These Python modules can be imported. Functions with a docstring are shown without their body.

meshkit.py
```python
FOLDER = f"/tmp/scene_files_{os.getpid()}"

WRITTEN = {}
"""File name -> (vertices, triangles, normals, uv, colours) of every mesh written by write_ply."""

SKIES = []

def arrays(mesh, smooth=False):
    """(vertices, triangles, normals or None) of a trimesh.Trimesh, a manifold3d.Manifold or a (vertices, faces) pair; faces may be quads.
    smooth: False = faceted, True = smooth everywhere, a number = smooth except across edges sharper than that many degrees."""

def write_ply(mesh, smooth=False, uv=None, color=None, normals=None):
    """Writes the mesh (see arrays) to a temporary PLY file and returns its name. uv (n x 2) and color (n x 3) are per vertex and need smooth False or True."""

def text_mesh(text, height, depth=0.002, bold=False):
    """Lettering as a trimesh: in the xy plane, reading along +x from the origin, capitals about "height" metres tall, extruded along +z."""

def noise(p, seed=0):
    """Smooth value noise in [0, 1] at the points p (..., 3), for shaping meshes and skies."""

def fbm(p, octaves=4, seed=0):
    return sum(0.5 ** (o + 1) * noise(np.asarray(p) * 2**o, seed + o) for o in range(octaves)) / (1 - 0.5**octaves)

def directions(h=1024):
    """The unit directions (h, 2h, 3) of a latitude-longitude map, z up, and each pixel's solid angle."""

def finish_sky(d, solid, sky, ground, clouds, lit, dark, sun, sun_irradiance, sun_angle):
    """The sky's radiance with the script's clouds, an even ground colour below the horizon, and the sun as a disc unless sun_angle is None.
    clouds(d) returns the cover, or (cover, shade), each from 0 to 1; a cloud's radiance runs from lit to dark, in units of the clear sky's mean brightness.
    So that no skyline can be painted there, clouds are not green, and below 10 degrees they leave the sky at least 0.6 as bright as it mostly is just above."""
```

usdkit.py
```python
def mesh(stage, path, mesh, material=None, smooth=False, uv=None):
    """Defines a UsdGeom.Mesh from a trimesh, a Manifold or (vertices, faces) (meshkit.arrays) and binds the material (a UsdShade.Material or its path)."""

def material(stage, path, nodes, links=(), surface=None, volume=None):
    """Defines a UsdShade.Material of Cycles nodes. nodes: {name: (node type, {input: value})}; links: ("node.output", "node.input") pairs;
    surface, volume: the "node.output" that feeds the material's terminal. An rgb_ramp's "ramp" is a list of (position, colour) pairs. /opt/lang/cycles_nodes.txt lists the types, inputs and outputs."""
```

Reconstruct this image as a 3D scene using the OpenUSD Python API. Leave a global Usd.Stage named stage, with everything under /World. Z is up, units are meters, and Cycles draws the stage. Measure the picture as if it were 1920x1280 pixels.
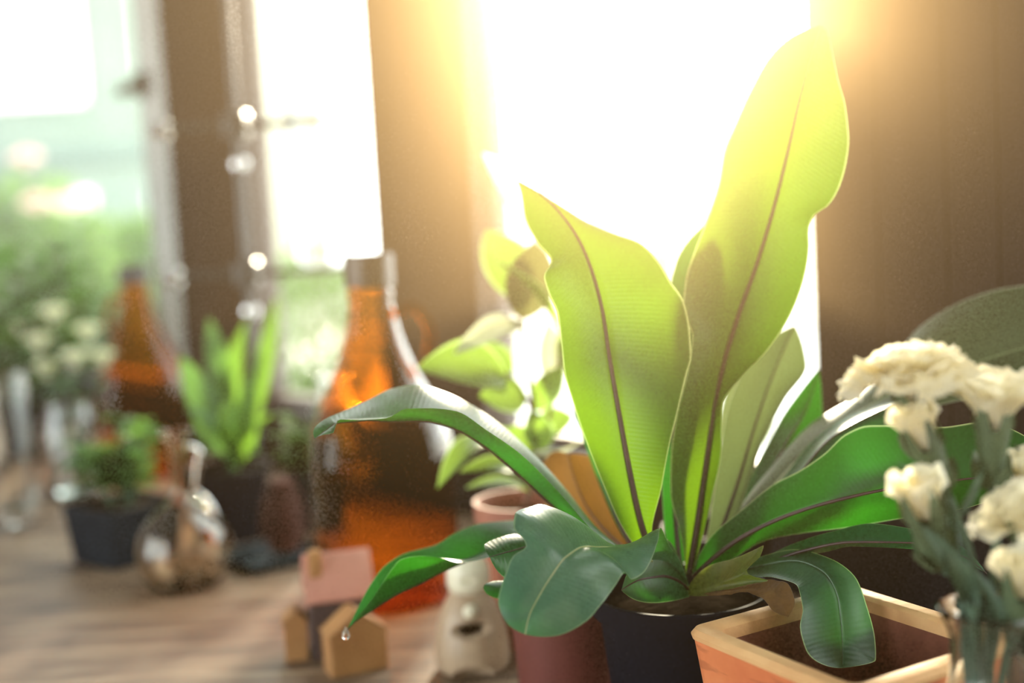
import math, random
import numpy as np, trimesh, usdkit, meshkit
import manifold3d as m3
from scipy.interpolate import PchipInterpolator, CubicSpline
from pxr import Usd, UsdGeom, UsdLux, UsdShade, Gf, Sdf, Vt

stage = Usd.Stage.CreateInMemory()
UsdGeom.SetStageUpAxis(stage, 'Z')
UsdGeom.SetStageMetersPerUnit(stage, 1.0)
UsdGeom.Xform.Define(stage, '/World')
UsdGeom.Scope.Define(stage, '/World/Looks')

# ------------------------------------------------------------------ camera
F = 2200.0
TILT, ROLL, EYE_H = math.radians(5.0), math.radians(3.2), 1.07
fw = np.array([0, math.cos(TILT), -math.sin(TILT)])
_r0, _u0 = np.array([1.0, 0, 0]), np.array([0, math.sin(TILT), math.cos(TILT)])
RT = math.cos(ROLL) * _r0 - math.sin(ROLL) * _u0
UP = math.sin(ROLL) * _r0 + math.cos(ROLL) * _u0
EYE = np.array([0, 0, EYE_H])
cam = UsdGeom.Camera.Define(stage, '/World/camera')
cam.AddTransformOp().Set(Gf.Matrix4d(*[float(x) for row in (list(RT) + [0], list(UP) + [0], list(-fw) + [0], list(EYE) + [1]) for x in row]))
cam.CreateHorizontalApertureAttr(36.0)
cam.CreateFocalLengthAttr(36.0 * F / 1920)
cam.CreateFStopAttr(2.45)
cam.CreateFocusDistanceAttr(0.63)
cam.CreateClippingRangeAttr((0.02, 500.0))
cam.CreateExposureAttr(1.3)

# ------------------------------------------------------------------ sky and sun
SKY = (.94, 1.0, .985)
dome = UsdLux.DomeLight.Define(stage, '/World/sky')
dome.CreateIntensityAttr(1.0)
dome.CreateColorAttr(Gf.Vec3f(*SKY))


def ray(x, y):
    return fw + (x - 960) / F * RT + (640 - y) / F * UP


def P(x, y, d):
    return EYE + d * ray(x, y)


SUN_PX = (1230, -110)
sun = UsdLux.DistantLight.Define(stage, '/World/sun')
_s = ray(*SUN_PX)
_s /= np.linalg.norm(_s)
_x = np.cross([0, 0, 1.0], _s); _x /= np.linalg.norm(_x)
_y = np.cross(_s, _x)
sun.AddTransformOp().Set(Gf.Matrix4d(*[float(v) for row in (list(_x) + [0], list(_y) + [0], list(_s) + [0], [0, 0, 0, 1]) for v in row]))
sun.CreateAngleAttr(7.0)
sun.CreateIntensityAttr(2.0)
sun.CreateNormalizeAttr(True)
sun.CreateColorAttr(Gf.Vec3f(1.0, 0.86, 0.62))

# ------------------------------------------------------------------ helpers
used = {}


def numbered(path):
    k = used.get(path, 0)
    used[path] = k + 1
    return path if k == 0 else f'{path}_{k:03d}'


def tag(prim, label=None, category=None, group=None, kind=None):
    for k, v in (('label', label), ('category', category), ('group', group), ('kind', kind)):
        if v:
            prim.SetCustomDataByKey(k, v)
    return prim


class Thing:
    def __init__(self, name, base, label=None, category=None, group=None, kind=None):
        self.path = numbered('/World/' + name)
        self.base = np.asarray(base, float)
        x = UsdGeom.Xform.Define(stage, self.path)
        x.AddTranslateOp().Set(Gf.Vec3d(*map(float, self.base)))
        self.prim = tag(x.GetPrim(), label, category, group, kind)

    def part(self, name, mesh, mat, smooth=30, uv=None, under=None, label=None, kind=None):
        """mesh is given in world coordinates"""
        path = numbered((under or self.path) + '/' + name)
        v, f = vf(mesh)
        usdkit.mesh(stage, path, (v - self.base, f), mat, smooth=smooth, uv=uv)
        tag(stage.GetPrimAtPath(path), label, None, None, kind)
        return path


def vf(mesh):
    if hasattr(mesh, 'to_mesh'):
        m = mesh.to_mesh()
        return np.array(m.vert_properties[:, :3], float), np.array(m.tri_verts, int)
    if isinstance(mesh, (tuple, list)):
        v, f = np.asarray(mesh[0], float), np.asarray(mesh[1], int)
        if f.shape[1] == 4:
            f = np.vstack([f[:, [0, 1, 2]], f[:, [0, 2, 3]]])
        return v, f
    return np.array(mesh.vertices, float), np.array(mesh.faces, int)


def join(*ms):
    vs, fs, n = [], [], 0
    for m in ms:
        v, f = vf(m)
        vs.append(v); fs.append(f + n); n += len(v)
    return np.vstack(vs), np.vstack(fs)


def moved(mesh, off=(0, 0, 0), rotz=0.0, scale=1.0, rot=None):
    v, f = vf(mesh)
    v = v * scale
    if rot is not None:
        v = v @ np.asarray(rot).T
    c, s = math.cos(rotz), math.sin(rotz)
    v = v @ np.array([[c, s, 0], [-s, c, 0], [0, 0, 1.0]])
    return v + np.asarray(off, float), f


def grid_faces(n, k, wrap=False):
    i, j = np.meshgrid(np.arange(n - 1), np.arange(k if wrap else k - 1), indexing='ij')
    a, b = i * k + j, i * k + (j + 1) % k
    c, d = a + k, b + k
    return np.stack([a, b, d, c], -1).reshape(-1, 4)


def lathe(profile, at=(0, 0, 0), seg=48):
    """profile (r, z) from the bottom axis round to the top; a closed solid if both ends are on the axis"""
    p = np.asarray(profile, float)
    ang = np.arange(seg) * 2 * np.pi / seg
    v = np.stack([p[:, None, 0] * np.cos(ang), p[:, None, 0] * np.sin(ang), np.broadcast_to(p[:, None, 1], (len(p), seg))], -1).reshape(-1, 3)
    return v + np.asarray(at, float), grid_faces(len(p), seg, True)


def smooth_profile(pts, n=40):
    p = np.asarray(pts, float)
    t = np.r_[0, np.cumsum(np.linalg.norm(np.diff(p, axis=0), axis=1))]
    return PchipInterpolator(t, p)(np.linspace(0, t[-1], n))


def shell(outer, wall, floor_t, at, seg=56):
    """a vessel: outer profile from the foot (on the axis) up to the lip, and an inner wall"""
    o = np.asarray(outer, float)
    inner = [(max(r - wall, 0.0005), z) for r, z in o if z > o[0][1] + floor_t]
    r0 = max(np.interp(o[0][1] + floor_t, o[1:, 1], o[1:, 0]) - wall, .0005) if o[-1][1] > o[1][1] else .001
    inner = [(r0 * .9, o[0][1] + floor_t)] + inner
    top = [(o[-1][0] - wall * .5, o[-1][1] + wall * .4)]
    return lathe(list(o) + top + inner[::-1] + [(0, o[0][1] + floor_t)], at, seg)


def spline(pts, n):
    p = np.asarray(pts, float)
    t = np.r_[0, np.cumsum(np.linalg.norm(np.diff(p, axis=0), axis=1))]
    if len(p) == 2:
        return p[0] + np.linspace(0, 1, n)[:, None] * (p[1] - p[0])
    return CubicSpline(t / t[-1], p)(np.linspace(0, 1, n)) if len(p) < 4 else PchipInterpolator(t / t[-1], p)(np.linspace(0, 1, n))


def tube(pts, radii, n=None, sides=8):
    p = spline(pts, n or max(8, 4 * len(pts)))
    r = np.interp(np.linspace(0, 1, len(p)), np.linspace(0, 1, np.size(radii)), np.atleast_1d(radii)) if np.size(radii) > 1 else np.full(len(p), float(np.atleast_1d(radii)[0]))
    v, f = _tube(p, r, sides)
    return v, f


def _tube(p, r, sides):
    t = np.gradient(p, axis=0)
    t /= np.linalg.norm(t, axis=1, keepdims=True) + 1e-12
    a = np.zeros_like(p)
    ref = np.array([0, 0, 1.0]) if abs(t[0, 2]) < .9 else np.array([1.0, 0, 0])
    for i in range(len(p)):
        x = ref - t[i] * (ref @ t[i])
        x /= np.linalg.norm(x) + 1e-12
        a[i] = x
        ref = x
    b = np.cross(t, a)
    ang = np.arange(sides) * 2 * np.pi / sides
    v = p[:, None] + r[:, None, None] * (np.cos(ang)[None, :, None] * a[:, None] + np.sin(ang)[None, :, None] * b[:, None])
    f = grid_faces(len(p), sides, True)
    f = np.vstack([f[:, [0, 1, 2]], f[:, [0, 2, 3]]])
    v = np.vstack([v.reshape(-1, 3), p[0], p[-1]])
    m = len(v)
    j = np.arange(sides)
    cap0 = np.stack([np.full(sides, m - 2), (j + 1) % sides, j], 1)
    o = (len(p) - 1) * sides
    cap1 = np.stack([np.full(sides, m - 1), o + j, o + (j + 1) % sides], 1)
    return v, np.vstack([f, cap0, cap1])[:, ::-1]


def prism(poly, depth, chamfer=0.0):
    """poly in xy, extruded along z, centred on z = 0"""
    cs = m3.CrossSection([np.asarray(poly, float)])
    if chamfer <= 0:
        return cs.extrude(depth).translate((0, 0, -depth / 2))
    a = cs.offset(-chamfer, m3.JoinType.Miter).extrude(depth).translate((0, 0, -depth / 2))
    b = cs.extrude(depth - 2 * chamfer).translate((0, 0, -depth / 2 + chamfer))
    return m3.Manifold.batch_hull([a, b]) if _convex(poly) else a + b


def _convex(poly):
    p = np.asarray(poly, float)
    e = np.roll(p, -1, 0) - p
    c = e[:, 0] * np.roll(e, -1, 0)[:, 1] - e[:, 1] * np.roll(e, -1, 0)[:, 0]
    return (c > 0).all() or (c < 0).all()


def rbox(sx, sy, sz, r=0.004, seg=8):
    """rounded box centred on the origin"""
    s = m3.Manifold.sphere(r, seg)
    return m3.Manifold.batch_hull([s.translate((i * (sx / 2 - r), j * (sy / 2 - r), k * (sz / 2 - r))) for i in (-1, 1) for j in (-1, 1) for k in (-1, 1)])


# the window wall: it runs away to the left; s along it, "out" into the room
W0, WT, WN = np.array([.2545, 1.0]), np.array([-.6288, .7775]), np.array([-.7775, -.6288])
WALL_ANGLE = math.atan2(WT[1], WT[0])


def W(s, out, z):
    q = W0 + s * WT + out * WN
    return np.array([q[0], q[1], z])


def wbox(s0, s1, o0, o1, z0, z1, r=.002):
    b = rbox(abs(s1 - s0), abs(o1 - o0), abs(z1 - z0), min(r, .45 * min(abs(s1 - s0), abs(o1 - o0), abs(z1 - z0))))
    return moved(b, W((s0 + s1) / 2, (o0 + o1) / 2, (z0 + z1) / 2), WALL_ANGLE)


TABLE = 0.75


def SW(x, y, out=-.022):
    """where along the wall a seen point lies"""
    v = ray(x, y)
    q = v * ((W0 @ WN + out) / (v[:2] @ WN))
    return (q[:2] - W0) @ WT



def on_table(x, y, z=TABLE):
    v = ray(x, y)
    return EYE + v * (z - EYE_H) / v[2]


def down(x, y, d, z=TABLE):
    """the point of the table below a seen point"""
    q = P(x, y, d)
    return np.array([q[0], q[1], z])


# ------------------------------------------------------------------ materials
MAT = {}


def mat(name, nodes, links, surface, volume=None):
    MAT[name] = usdkit.material(stage, '/World/Looks/' + name, nodes, links, surface=surface, volume=volume)
    return MAT[name]


def simple(name, c1, c2, scale=12, rough=.5, bump=.0, bump_scale=60, metallic=0.0, spec=.5, coat=0.0, detail=4, stretch=(1, 1, 1), lo=.35, hi=.65):
    """two tones mottled by noise in object space"""
    nodes = {
        'tc': ('texture_coordinate', {}), 'mp': ('mapping', {'scale': stretch}),
        'n': ('noise_texture', {'scale': scale, 'detail': detail}),
        'r': ('rgb_ramp', {'ramp': [(lo, c1), (hi, c2)]}),
        'p': ('principled_bsdf', {'roughness': rough, 'metallic': metallic, 'specular_ior_level': spec, 'coat_weight': coat}),
    }
    links = [('tc.object', 'mp.vector'), ('mp.vector', 'n.vector'), ('n.fac', 'r.fac'), ('r.color', 'p.base_color')]
    if bump:
        nodes['n2'] = ('noise_texture', {'scale': bump_scale, 'detail': 5})
        nodes['b'] = ('bump', {'strength': bump, 'distance': .002})
        links += [('mp.vector', 'n2.vector'), ('n2.fac', 'b.height'), ('b.normal', 'p.normal')]
    return mat(name, nodes, links, 'p.BSDF')


def leaf_mat(name, face, vein, edge, through, fac=.5, rough=.38, patch=None, vein_amt=.12, edge_at=.965, scale=14, bump=.12):
    """u = across (0..1), v = the lateral veins' phase"""
    patch = patch or face
    nodes = {
        'tc': ('texture_coordinate', {}), 'sx': ('separate_xyz', {}),
        'a1': ('math', {'math_type': 'multiply_add', 'value2': 2.0, 'value3': -1.0}), 'a2': ('math', {'math_type': 'absolute'}),
        'v1': ('math', {'math_type': 'multiply', 'value2': 6.2832}), 'v2': ('math', {'math_type': 'sine'}),
        'v3': ('map_range', {'from_min': -.2, 'from_max': 1.0, 'to_min': 0, 'to_max': vein_amt, 'clamp': True}),
        'n': ('noise_texture', {'scale': scale, 'detail': 4}), 'nr': ('map_range', {'from_min': .42, 'from_max': .62, 'clamp': True}),
        'm0': ('mix', {'color1': face, 'color2': patch}), 'm1': ('mix', {'color2': vein}),
        'er': ('map_range', {'from_min': edge_at, 'from_max': edge_at + .02, 'clamp': True}), 'm2': ('mix', {'color2': edge}),
        't1': ('mix', {'color1': through, 'color2': tuple(.72 * c for c in through)}), 't2': ('mix', {'color2': tuple(min(1, 1.25 * c + .1) for c in through)}),
        'p': ('principled_bsdf', {'roughness': rough}), 't': ('translucent_bsdf', {}), 'x': ('mix_closure', {'fac': fac}),
        'b': ('bump', {'strength': bump, 'distance': .0006}),
    }
    links = [('tc.UV', 'sx.vector'), ('sx.x', 'a1.value1'), ('a1.value', 'a2.value1'), ('sx.y', 'v1.value1'), ('v1.value', 'v2.value1'), ('v2.value', 'v3.value'),
             ('tc.object', 'n.vector'), ('n.fac', 'nr.value'), ('nr.result', 'm0.fac'), ('m0.color', 'm1.color1'), ('v3.result', 'm1.fac'),
             ('a2.value', 'er.value'), ('er.result', 'm2.fac'), ('m1.color', 'm2.color1'), ('m2.color', 'p.base_color'),
             ('v3.result', 't1.fac'), ('t1.color', 't2.color1'), ('er.result', 't2.fac'), ('t2.color', 't.color'),
             ('v2.value', 'b.height'), ('b.normal', 'p.normal'), ('p.BSDF', 'x.closure1'), ('t.BSDF', 'x.closure2')]
    return mat(name, nodes, links, 'x.closure')


def soft_mat(name, c1, c2, through, fac=.4, scale=20, rough=.6):
    nodes = {'tc': ('texture_coordinate', {}), 'n': ('noise_texture', {'scale': scale, 'detail': 3}), 'r': ('rgb_ramp', {'ramp': [(.35, c1), (.65, c2)]}),
             'p': ('principled_bsdf', {'roughness': rough}), 't': ('translucent_bsdf', {'color': through}), 'x': ('mix_closure', {'fac': fac})}
    return mat(name, nodes, [('tc.object', 'n.vector'), ('n.fac', 'r.fac'), ('r.color', 'p.base_color'), ('p.BSDF', 'x.closure1'), ('t.BSDF', 'x.closure2')], 'x.closure')


def glass(name, color, rough=0.0, ior=1.5):
    return mat(name, {'p': ('principled_bsdf', {'base_color': color, 'roughness': rough, 'ior': ior, 'transmission_weight': 1.0})}, [], 'p.BSDF')


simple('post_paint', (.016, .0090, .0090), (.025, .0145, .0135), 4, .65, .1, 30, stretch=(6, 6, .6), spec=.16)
simple('frame_paint', (.075, .062, .056), (.10, .083, .074), 6, .55, .1, 40, spec=.3)
simple('sash_paint', (.42, .44, .42), (.52, .54, .52), 5, .4)
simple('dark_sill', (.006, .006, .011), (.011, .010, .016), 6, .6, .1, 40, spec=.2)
simple('ceiling_paint', (.30, .29, .28), (.36, .35, .34), 2, .8)
simple('floor_concrete', (.20, .19, .18), (.28, .26, .24), 3, .6, .2, 20)
simple('wall_plaster', (.22, .21, .20), (.27, .26, .25), 2, .8)
mat('table_wood', {
    'tc': ('texture_coordinate', {}), 'mp': ('mapping', {'rotation': (0, 0, -WALL_ANGLE), 'scale': (1.2, 9, 4)}),
    'n': ('noise_texture', {'scale': 5.0, 'detail': 8, 'distortion': .7}), 'n2': ('noise_texture', {'scale': 9, 'detail': 3}),
    'r': ('rgb_ramp', {'ramp': [(.30, (.105, .062, .037)), (.5, (.225, .150, .093)), (.68, (.40, .295, .19))]}),
    'r2': ('rgb_ramp', {'ramp': [(.38, (.55, .5, .46)), (.62, (1, 1, 1))]}), 'm': ('mix', {'mix_type': 'multiply', 'fac': .7}),
    'b': ('bump', {'strength': .25, 'distance': .002}), 'p': ('principled_bsdf', {'roughness': .55})},
    [('tc.object', 'mp.vector'), ('mp.vector', 'n.vector'), ('tc.object', 'n2.vector'), ('n.fac', 'r.fac'), ('n2.fac', 'r2.fac'), ('r.color', 'm.color1'), ('r2.color', 'm.color2'),
     ('m.color', 'p.base_color'), ('n.fac', 'b.height'), ('b.normal', 'p.normal')], 'p.BSDF')
mat('window_glass', {'lw': ('layer_weight', {'blend': .5}), 'pw': ('math', {'math_type': 'power', 'value2': 5.0}), 'f': ('math', {'math_type': 'multiply_add', 'value2': .9, 'value3': .03}), 't': ('transparent_bsdf', {'color': (.98, .99, .98)}), 'g': ('glossy_bsdf', {'color': (1, 1, 1), 'roughness': .02}), 'x': ('mix_closure', {})},
    [('lw.facing', 'pw.value1'), ('pw.value', 'f.value1'), ('f.value', 'x.fac'), ('t.BSDF', 'x.closure1'), ('g.BSDF', 'x.closure2')], 'x.closure')
glass('clear_glass', (.96, .98, .97))
mat('amber_glass', {'lw': ('layer_weight', {'blend': .5}), 'pw': ('math', {'math_type': 'power', 'value2': 3.0}), 'f': ('math', {'math_type': 'multiply_add', 'value2': 1.0, 'value3': .0}),
                    'ge': ('geometry', {}), 'iv': ('math', {'math_type': 'subtract', 'value1': 1.0}), 'fm': ('math', {'math_type': 'multiply'}),
                    't': ('transparent_bsdf', {'color': (.90, .41, .06)}), 'g': ('glossy_bsdf', {'color': (1, 1, 1), 'roughness': .02}), 'x': ('mix_closure', {})},
    [('lw.facing', 'pw.value1'), ('pw.value', 'f.value1'), ('ge.backfacing', 'iv.value2'), ('iv.value', 'fm.value1'), ('f.value', 'fm.value2'), ('fm.value', 'x.fac'), ('t.BSDF', 'x.closure1'), ('g.BSDF', 'x.closure2')], 'x.closure')
glass('smoky_glass', (.86, .74, .60))
glass('water', (.95, .98, .98), 0, 1.33)
simple('black_plastic', (.0035, .0042, .0095), (.006, .007, .013), 8, .7, spec=.06)
simple('black_cap', (.020, .018, .020), (.030, .027, .028), 8, .35)
simple('navy_ceramic', (.014, .030, .040), (.028, .048, .058), 10, .45, spec=.3)
simple('rust_plastic', (.13, .034, .028), (.17, .046, .036), 8, .55, spec=.3)
simple('rust_clay', (.30, .11, .075), (.36, .15, .10), 14, .7, .2, 80)
mat('terracotta', {
    'g': ('texture_coordinate', {}), 'n': ('noise_texture', {'scale': 22, 'detail': 6}), 'n2': ('noise_texture', {'scale': 160, 'detail': 4}), 'mp': ('mapping', {'scale': (1, 1, 5)}),
    'n3': ('noise_texture', {'scale': 30, 'detail': 3}),
    'r': ('rgb_ramp', {'ramp': [(.33, (.52, .13, .042)), (.52, (.62, .185, .062)), (.7, (.68, .26, .11))]}),
    'r3': ('rgb_ramp', {'ramp': [(.34, (.45, .38, .34)), (.44, (1, 1, 1))]}), 'm': ('mix', {'mix_type': 'multiply', 'fac': .5}),
    'b': ('bump', {'strength': .35, 'distance': .0012}), 'p': ('principled_bsdf', {'roughness': .75})},
    [('g.object', 'n.vector'), ('g.object', 'mp.vector'), ('mp.vector', 'n3.vector'), ('g.object', 'n2.vector'), ('n.fac', 'r.fac'), ('n3.fac', 'r3.fac'), ('r.color', 'm.color1'), ('r3.color', 'm.color2'),
     ('m.color', 'p.base_color'), ('n2.fac', 'b.height'), ('b.normal', 'p.normal')], 'p.BSDF')
simple('shaded_clay', (.13, .045, .030), (.26, .10, .06), 18, .8, .2, 90, spec=.2)  # planter's inside: its shade is put into the clay colour
simple('terracotta_rim_lit', (.58, .30, .12), (.70, .42, .19), 26, .72, .3, 150)  # paler than the body: light from above painted into the colour
simple('soil', (.012, .009, .007), (.030, .022, .016), 60, 1.0, .6, 160, spec=.0)
simple('chrome', (.55, .55, .55), (.65, .65, .65), 10, .12, metallic=1.0)
simple('dark_steel', (.05, .055, .06), (.08, .085, .09), 10, .3, metallic=.8)
simple('cream_ceramic', (.40, .29, .19), (.52, .39, .26), 20, .35, .1, 90)
simple('cream_glaze', (.80, .76, .58), (.86, .83, .66), 20, .25)
simple('brown_hollow', (.10, .055, .04), (.15, .085, .06), 20, .7)
simple('roof_tile', (.48, .20, .145), (.56, .27, .20), 30, .7, .3, 120)
simple('house_brown', (.075, .045, .042), (.105, .065, .058), 20, .7)
simple('house_tan', (.36, .17, .06), (.46, .24, .09), 24, .65, .2, 90)
simple('cone_brown', (.13, .055, .045), (.20, .09, .07), 40, .75)
simple('black_clay', (.008, .012, .018), (.018, .024, .031), 14, .7, spec=.06)
GRN = dict(vein=(.10, .22, .05), edge=(.55, .62, .22))
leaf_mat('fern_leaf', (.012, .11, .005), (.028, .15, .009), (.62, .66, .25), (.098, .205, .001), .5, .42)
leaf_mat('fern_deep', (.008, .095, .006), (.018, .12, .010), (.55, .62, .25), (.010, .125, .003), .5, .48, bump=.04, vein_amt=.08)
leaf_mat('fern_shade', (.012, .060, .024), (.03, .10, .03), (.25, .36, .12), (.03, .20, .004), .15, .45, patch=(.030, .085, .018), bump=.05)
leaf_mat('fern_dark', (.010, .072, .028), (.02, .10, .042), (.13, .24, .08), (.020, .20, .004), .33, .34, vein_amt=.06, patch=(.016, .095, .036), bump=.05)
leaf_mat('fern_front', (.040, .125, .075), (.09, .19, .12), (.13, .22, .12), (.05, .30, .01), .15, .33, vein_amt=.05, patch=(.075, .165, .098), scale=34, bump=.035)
leaf_mat('fern_yellowing', (.060, .105, .012), (.10, .13, .02), (.16, .12, .03), (.17, .23, .012), .4, .5, patch=(.11, .10, .016), scale=40)
leaf_mat('fern_withered', (.15, .078, .016), (.19, .10, .025), (.05, .03, .015), (.26, .12, .015), .4, .7, patch=(.07, .035, .012), scale=50)
leaf_mat('fern_gold', (.17, .08, .010), (.24, .13, .02), (.34, .22, .04), (.10, .045, .004), .5, .6, patch=(.25, .10, .01), scale=40)
leaf_mat('peperomia', (.10, .18, .045), (.17, .24, .10), (.42, .50, .26), (.22, .38, .04), .42, .4, patch=(.17, .23, .10), vein_amt=.15, edge_at=.86, scale=30)
leaf_mat('peperomia_pale', (.42, .44, .33), (.48, .5, .4), (.6, .62, .5), (.5, .55, .35), .35, .4, vein_amt=.1, edge_at=.9, scale=30)
leaf_mat('white_leaf', (.70, .72, .62), (.74, .75, .68), (.8, .8, .72), (.80, .80, .66), .5, .5, vein_amt=.1)
leaf_mat('grey_green_leaf', (.10, .15, .07), (.15, .19, .11), (.4, .42, .3), (.11, .16, .05), .4, .5, vein_amt=.15)
soft_mat('garden_leaf', (.016, .05, .016), (.035, .085, .028), (.06, .16, .03), .4, 8)
soft_mat('garden_leaf_light', (.045, .105, .03), (.085, .15, .055), (.17, .30, .08), .45, 8)
soft_mat('herb_leaf', (.035, .11, .035), (.085, .18, .07), (.14, .30, .05), .4, 30)
soft_mat('palm_leaf', (.03, .11, .02), (.07, .17, .035), (.17, .34, .03), .45, 20)
soft_mat('petal_cream', (.86, .80, .62), (.90, .86, .72), (1.0, .94, .72), .56, 60)
soft_mat('petal_white', (.80, .82, .62), (.86, .87, .70), (.85, .88, .6), .4, 30)
soft_mat('petal_pink', (.75, .55, .52), (.82, .66, .62), (.8, .55, .5), .35, 10)
simple('midrib', (.030, .012, .014), (.055, .022, .020), 60, .4)
simple('pale_midrib', (.22, .28, .12), (.30, .34, .17), 60, .4)
simple('calyx_green', (.05, .085, .040), (.09, .13, .065), 40, .5)
simple('stem_green', (.045, .095, .060), (.08, .14, .085), 30, .5)
simple('stem_brown', (.10, .05, .035), (.16, .08, .06), 40, .6)
simple('bark', (.08, .06, .045), (.13, .10, .08), 20, .8)
simple('facade_mint', (.135, .185, .158), (.16, .21, .18), 1.5, .8)
simple('facade_cream', (.78, .70, .56), (.82, .75, .62), 1.5, .8)
simple('facade_teal', (.095, .145, .13), (.115, .165, .15), 1.5, .8)
simple('facade_white', (.82, .82, .80), (.86, .86, .84), 1.5, .7)
simple('far_pane', (.55, .62, .62), (.65, .7, .7), 1.0, .15)
simple('paving', (.48, .46, .42), (.56, .54, .50), 2, .8)
simple('lawn', (.10, .19, .05), (.16, .26, .08), 2, .9)
mat('flare_haze', {'v': ('principled_volume', {'color': (1.0, .69, .37), 'density': .052, 'anisotropy': .875})}, [], None, volume='v.volume')  # made-up volume, there for a glow like lens flare

# ------------------------------------------------------------------ the setting
SILL = .82
S_LEFT, S_RIGHT, BACK = 3.6, -1.8, 4.2
fl = Thing('floor', W(0, 0, 0), kind='structure')
fl.part('slab', wbox(S_RIGHT, S_LEFT, 0, BACK, -.15, 0), MAT['floor_concrete'])
ce = Thing('ceiling', W(0, 0, 2.75), kind='structure')
ce.part('slab', wbox(S_RIGHT, S_LEFT, -.2, BACK, 2.75, 2.9), MAT['ceiling_paint'])
wl = Thing('wall_left', W(S_LEFT, 2, 0), kind='structure')
wl.part('panel', wbox(S_LEFT, S_LEFT + .15, -.2, BACK, -.15, 2.9), MAT['wall_plaster'])
wr = Thing('wall_right', W(S_RIGHT, 2, 0), kind='structure')
wb = Thing('wall_back', W(.6, BACK, 0), kind='structure')
wb.part('panel', wbox(S_RIGHT, S_LEFT, BACK, BACK + .15, -.15, .35), MAT['wall_plaster'])
wb.part('panel', wbox(S_RIGHT, S_LEFT, BACK, BACK + .15, 2.45, 2.9), MAT['wall_plaster'])
for s in (S_RIGHT, .5, S_LEFT - .6):
    wb.part('pier', wbox(s, s + .6, BACK, BACK + .15, .35, 2.45), MAT['wall_plaster'])
wr.part('panel', wbox(S_RIGHT - .15, S_RIGHT, -.2, BACK, -.15, 2.9), MAT['wall_plaster'])
wf = Thing('wall_front', W(0, 0, 0), kind='structure')
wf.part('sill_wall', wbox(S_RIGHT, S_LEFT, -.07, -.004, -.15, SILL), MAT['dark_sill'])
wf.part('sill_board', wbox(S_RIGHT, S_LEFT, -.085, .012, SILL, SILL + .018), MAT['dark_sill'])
wf.part('lintel', wbox(S_RIGHT, S_LEFT, -.07, 0, 2.35, 2.75), MAT['post_paint'])
D_REV = .022
posts = [(1.05, 1.303), (.473, .675), (2.85, 3.05)]
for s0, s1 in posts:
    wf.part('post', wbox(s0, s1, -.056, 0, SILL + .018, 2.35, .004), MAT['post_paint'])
    wf.part('post_reveal', wbox(s0 - .006, s0, -.056, -.006, SILL + .018, 2.35, .002), MAT['frame_paint'])
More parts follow.
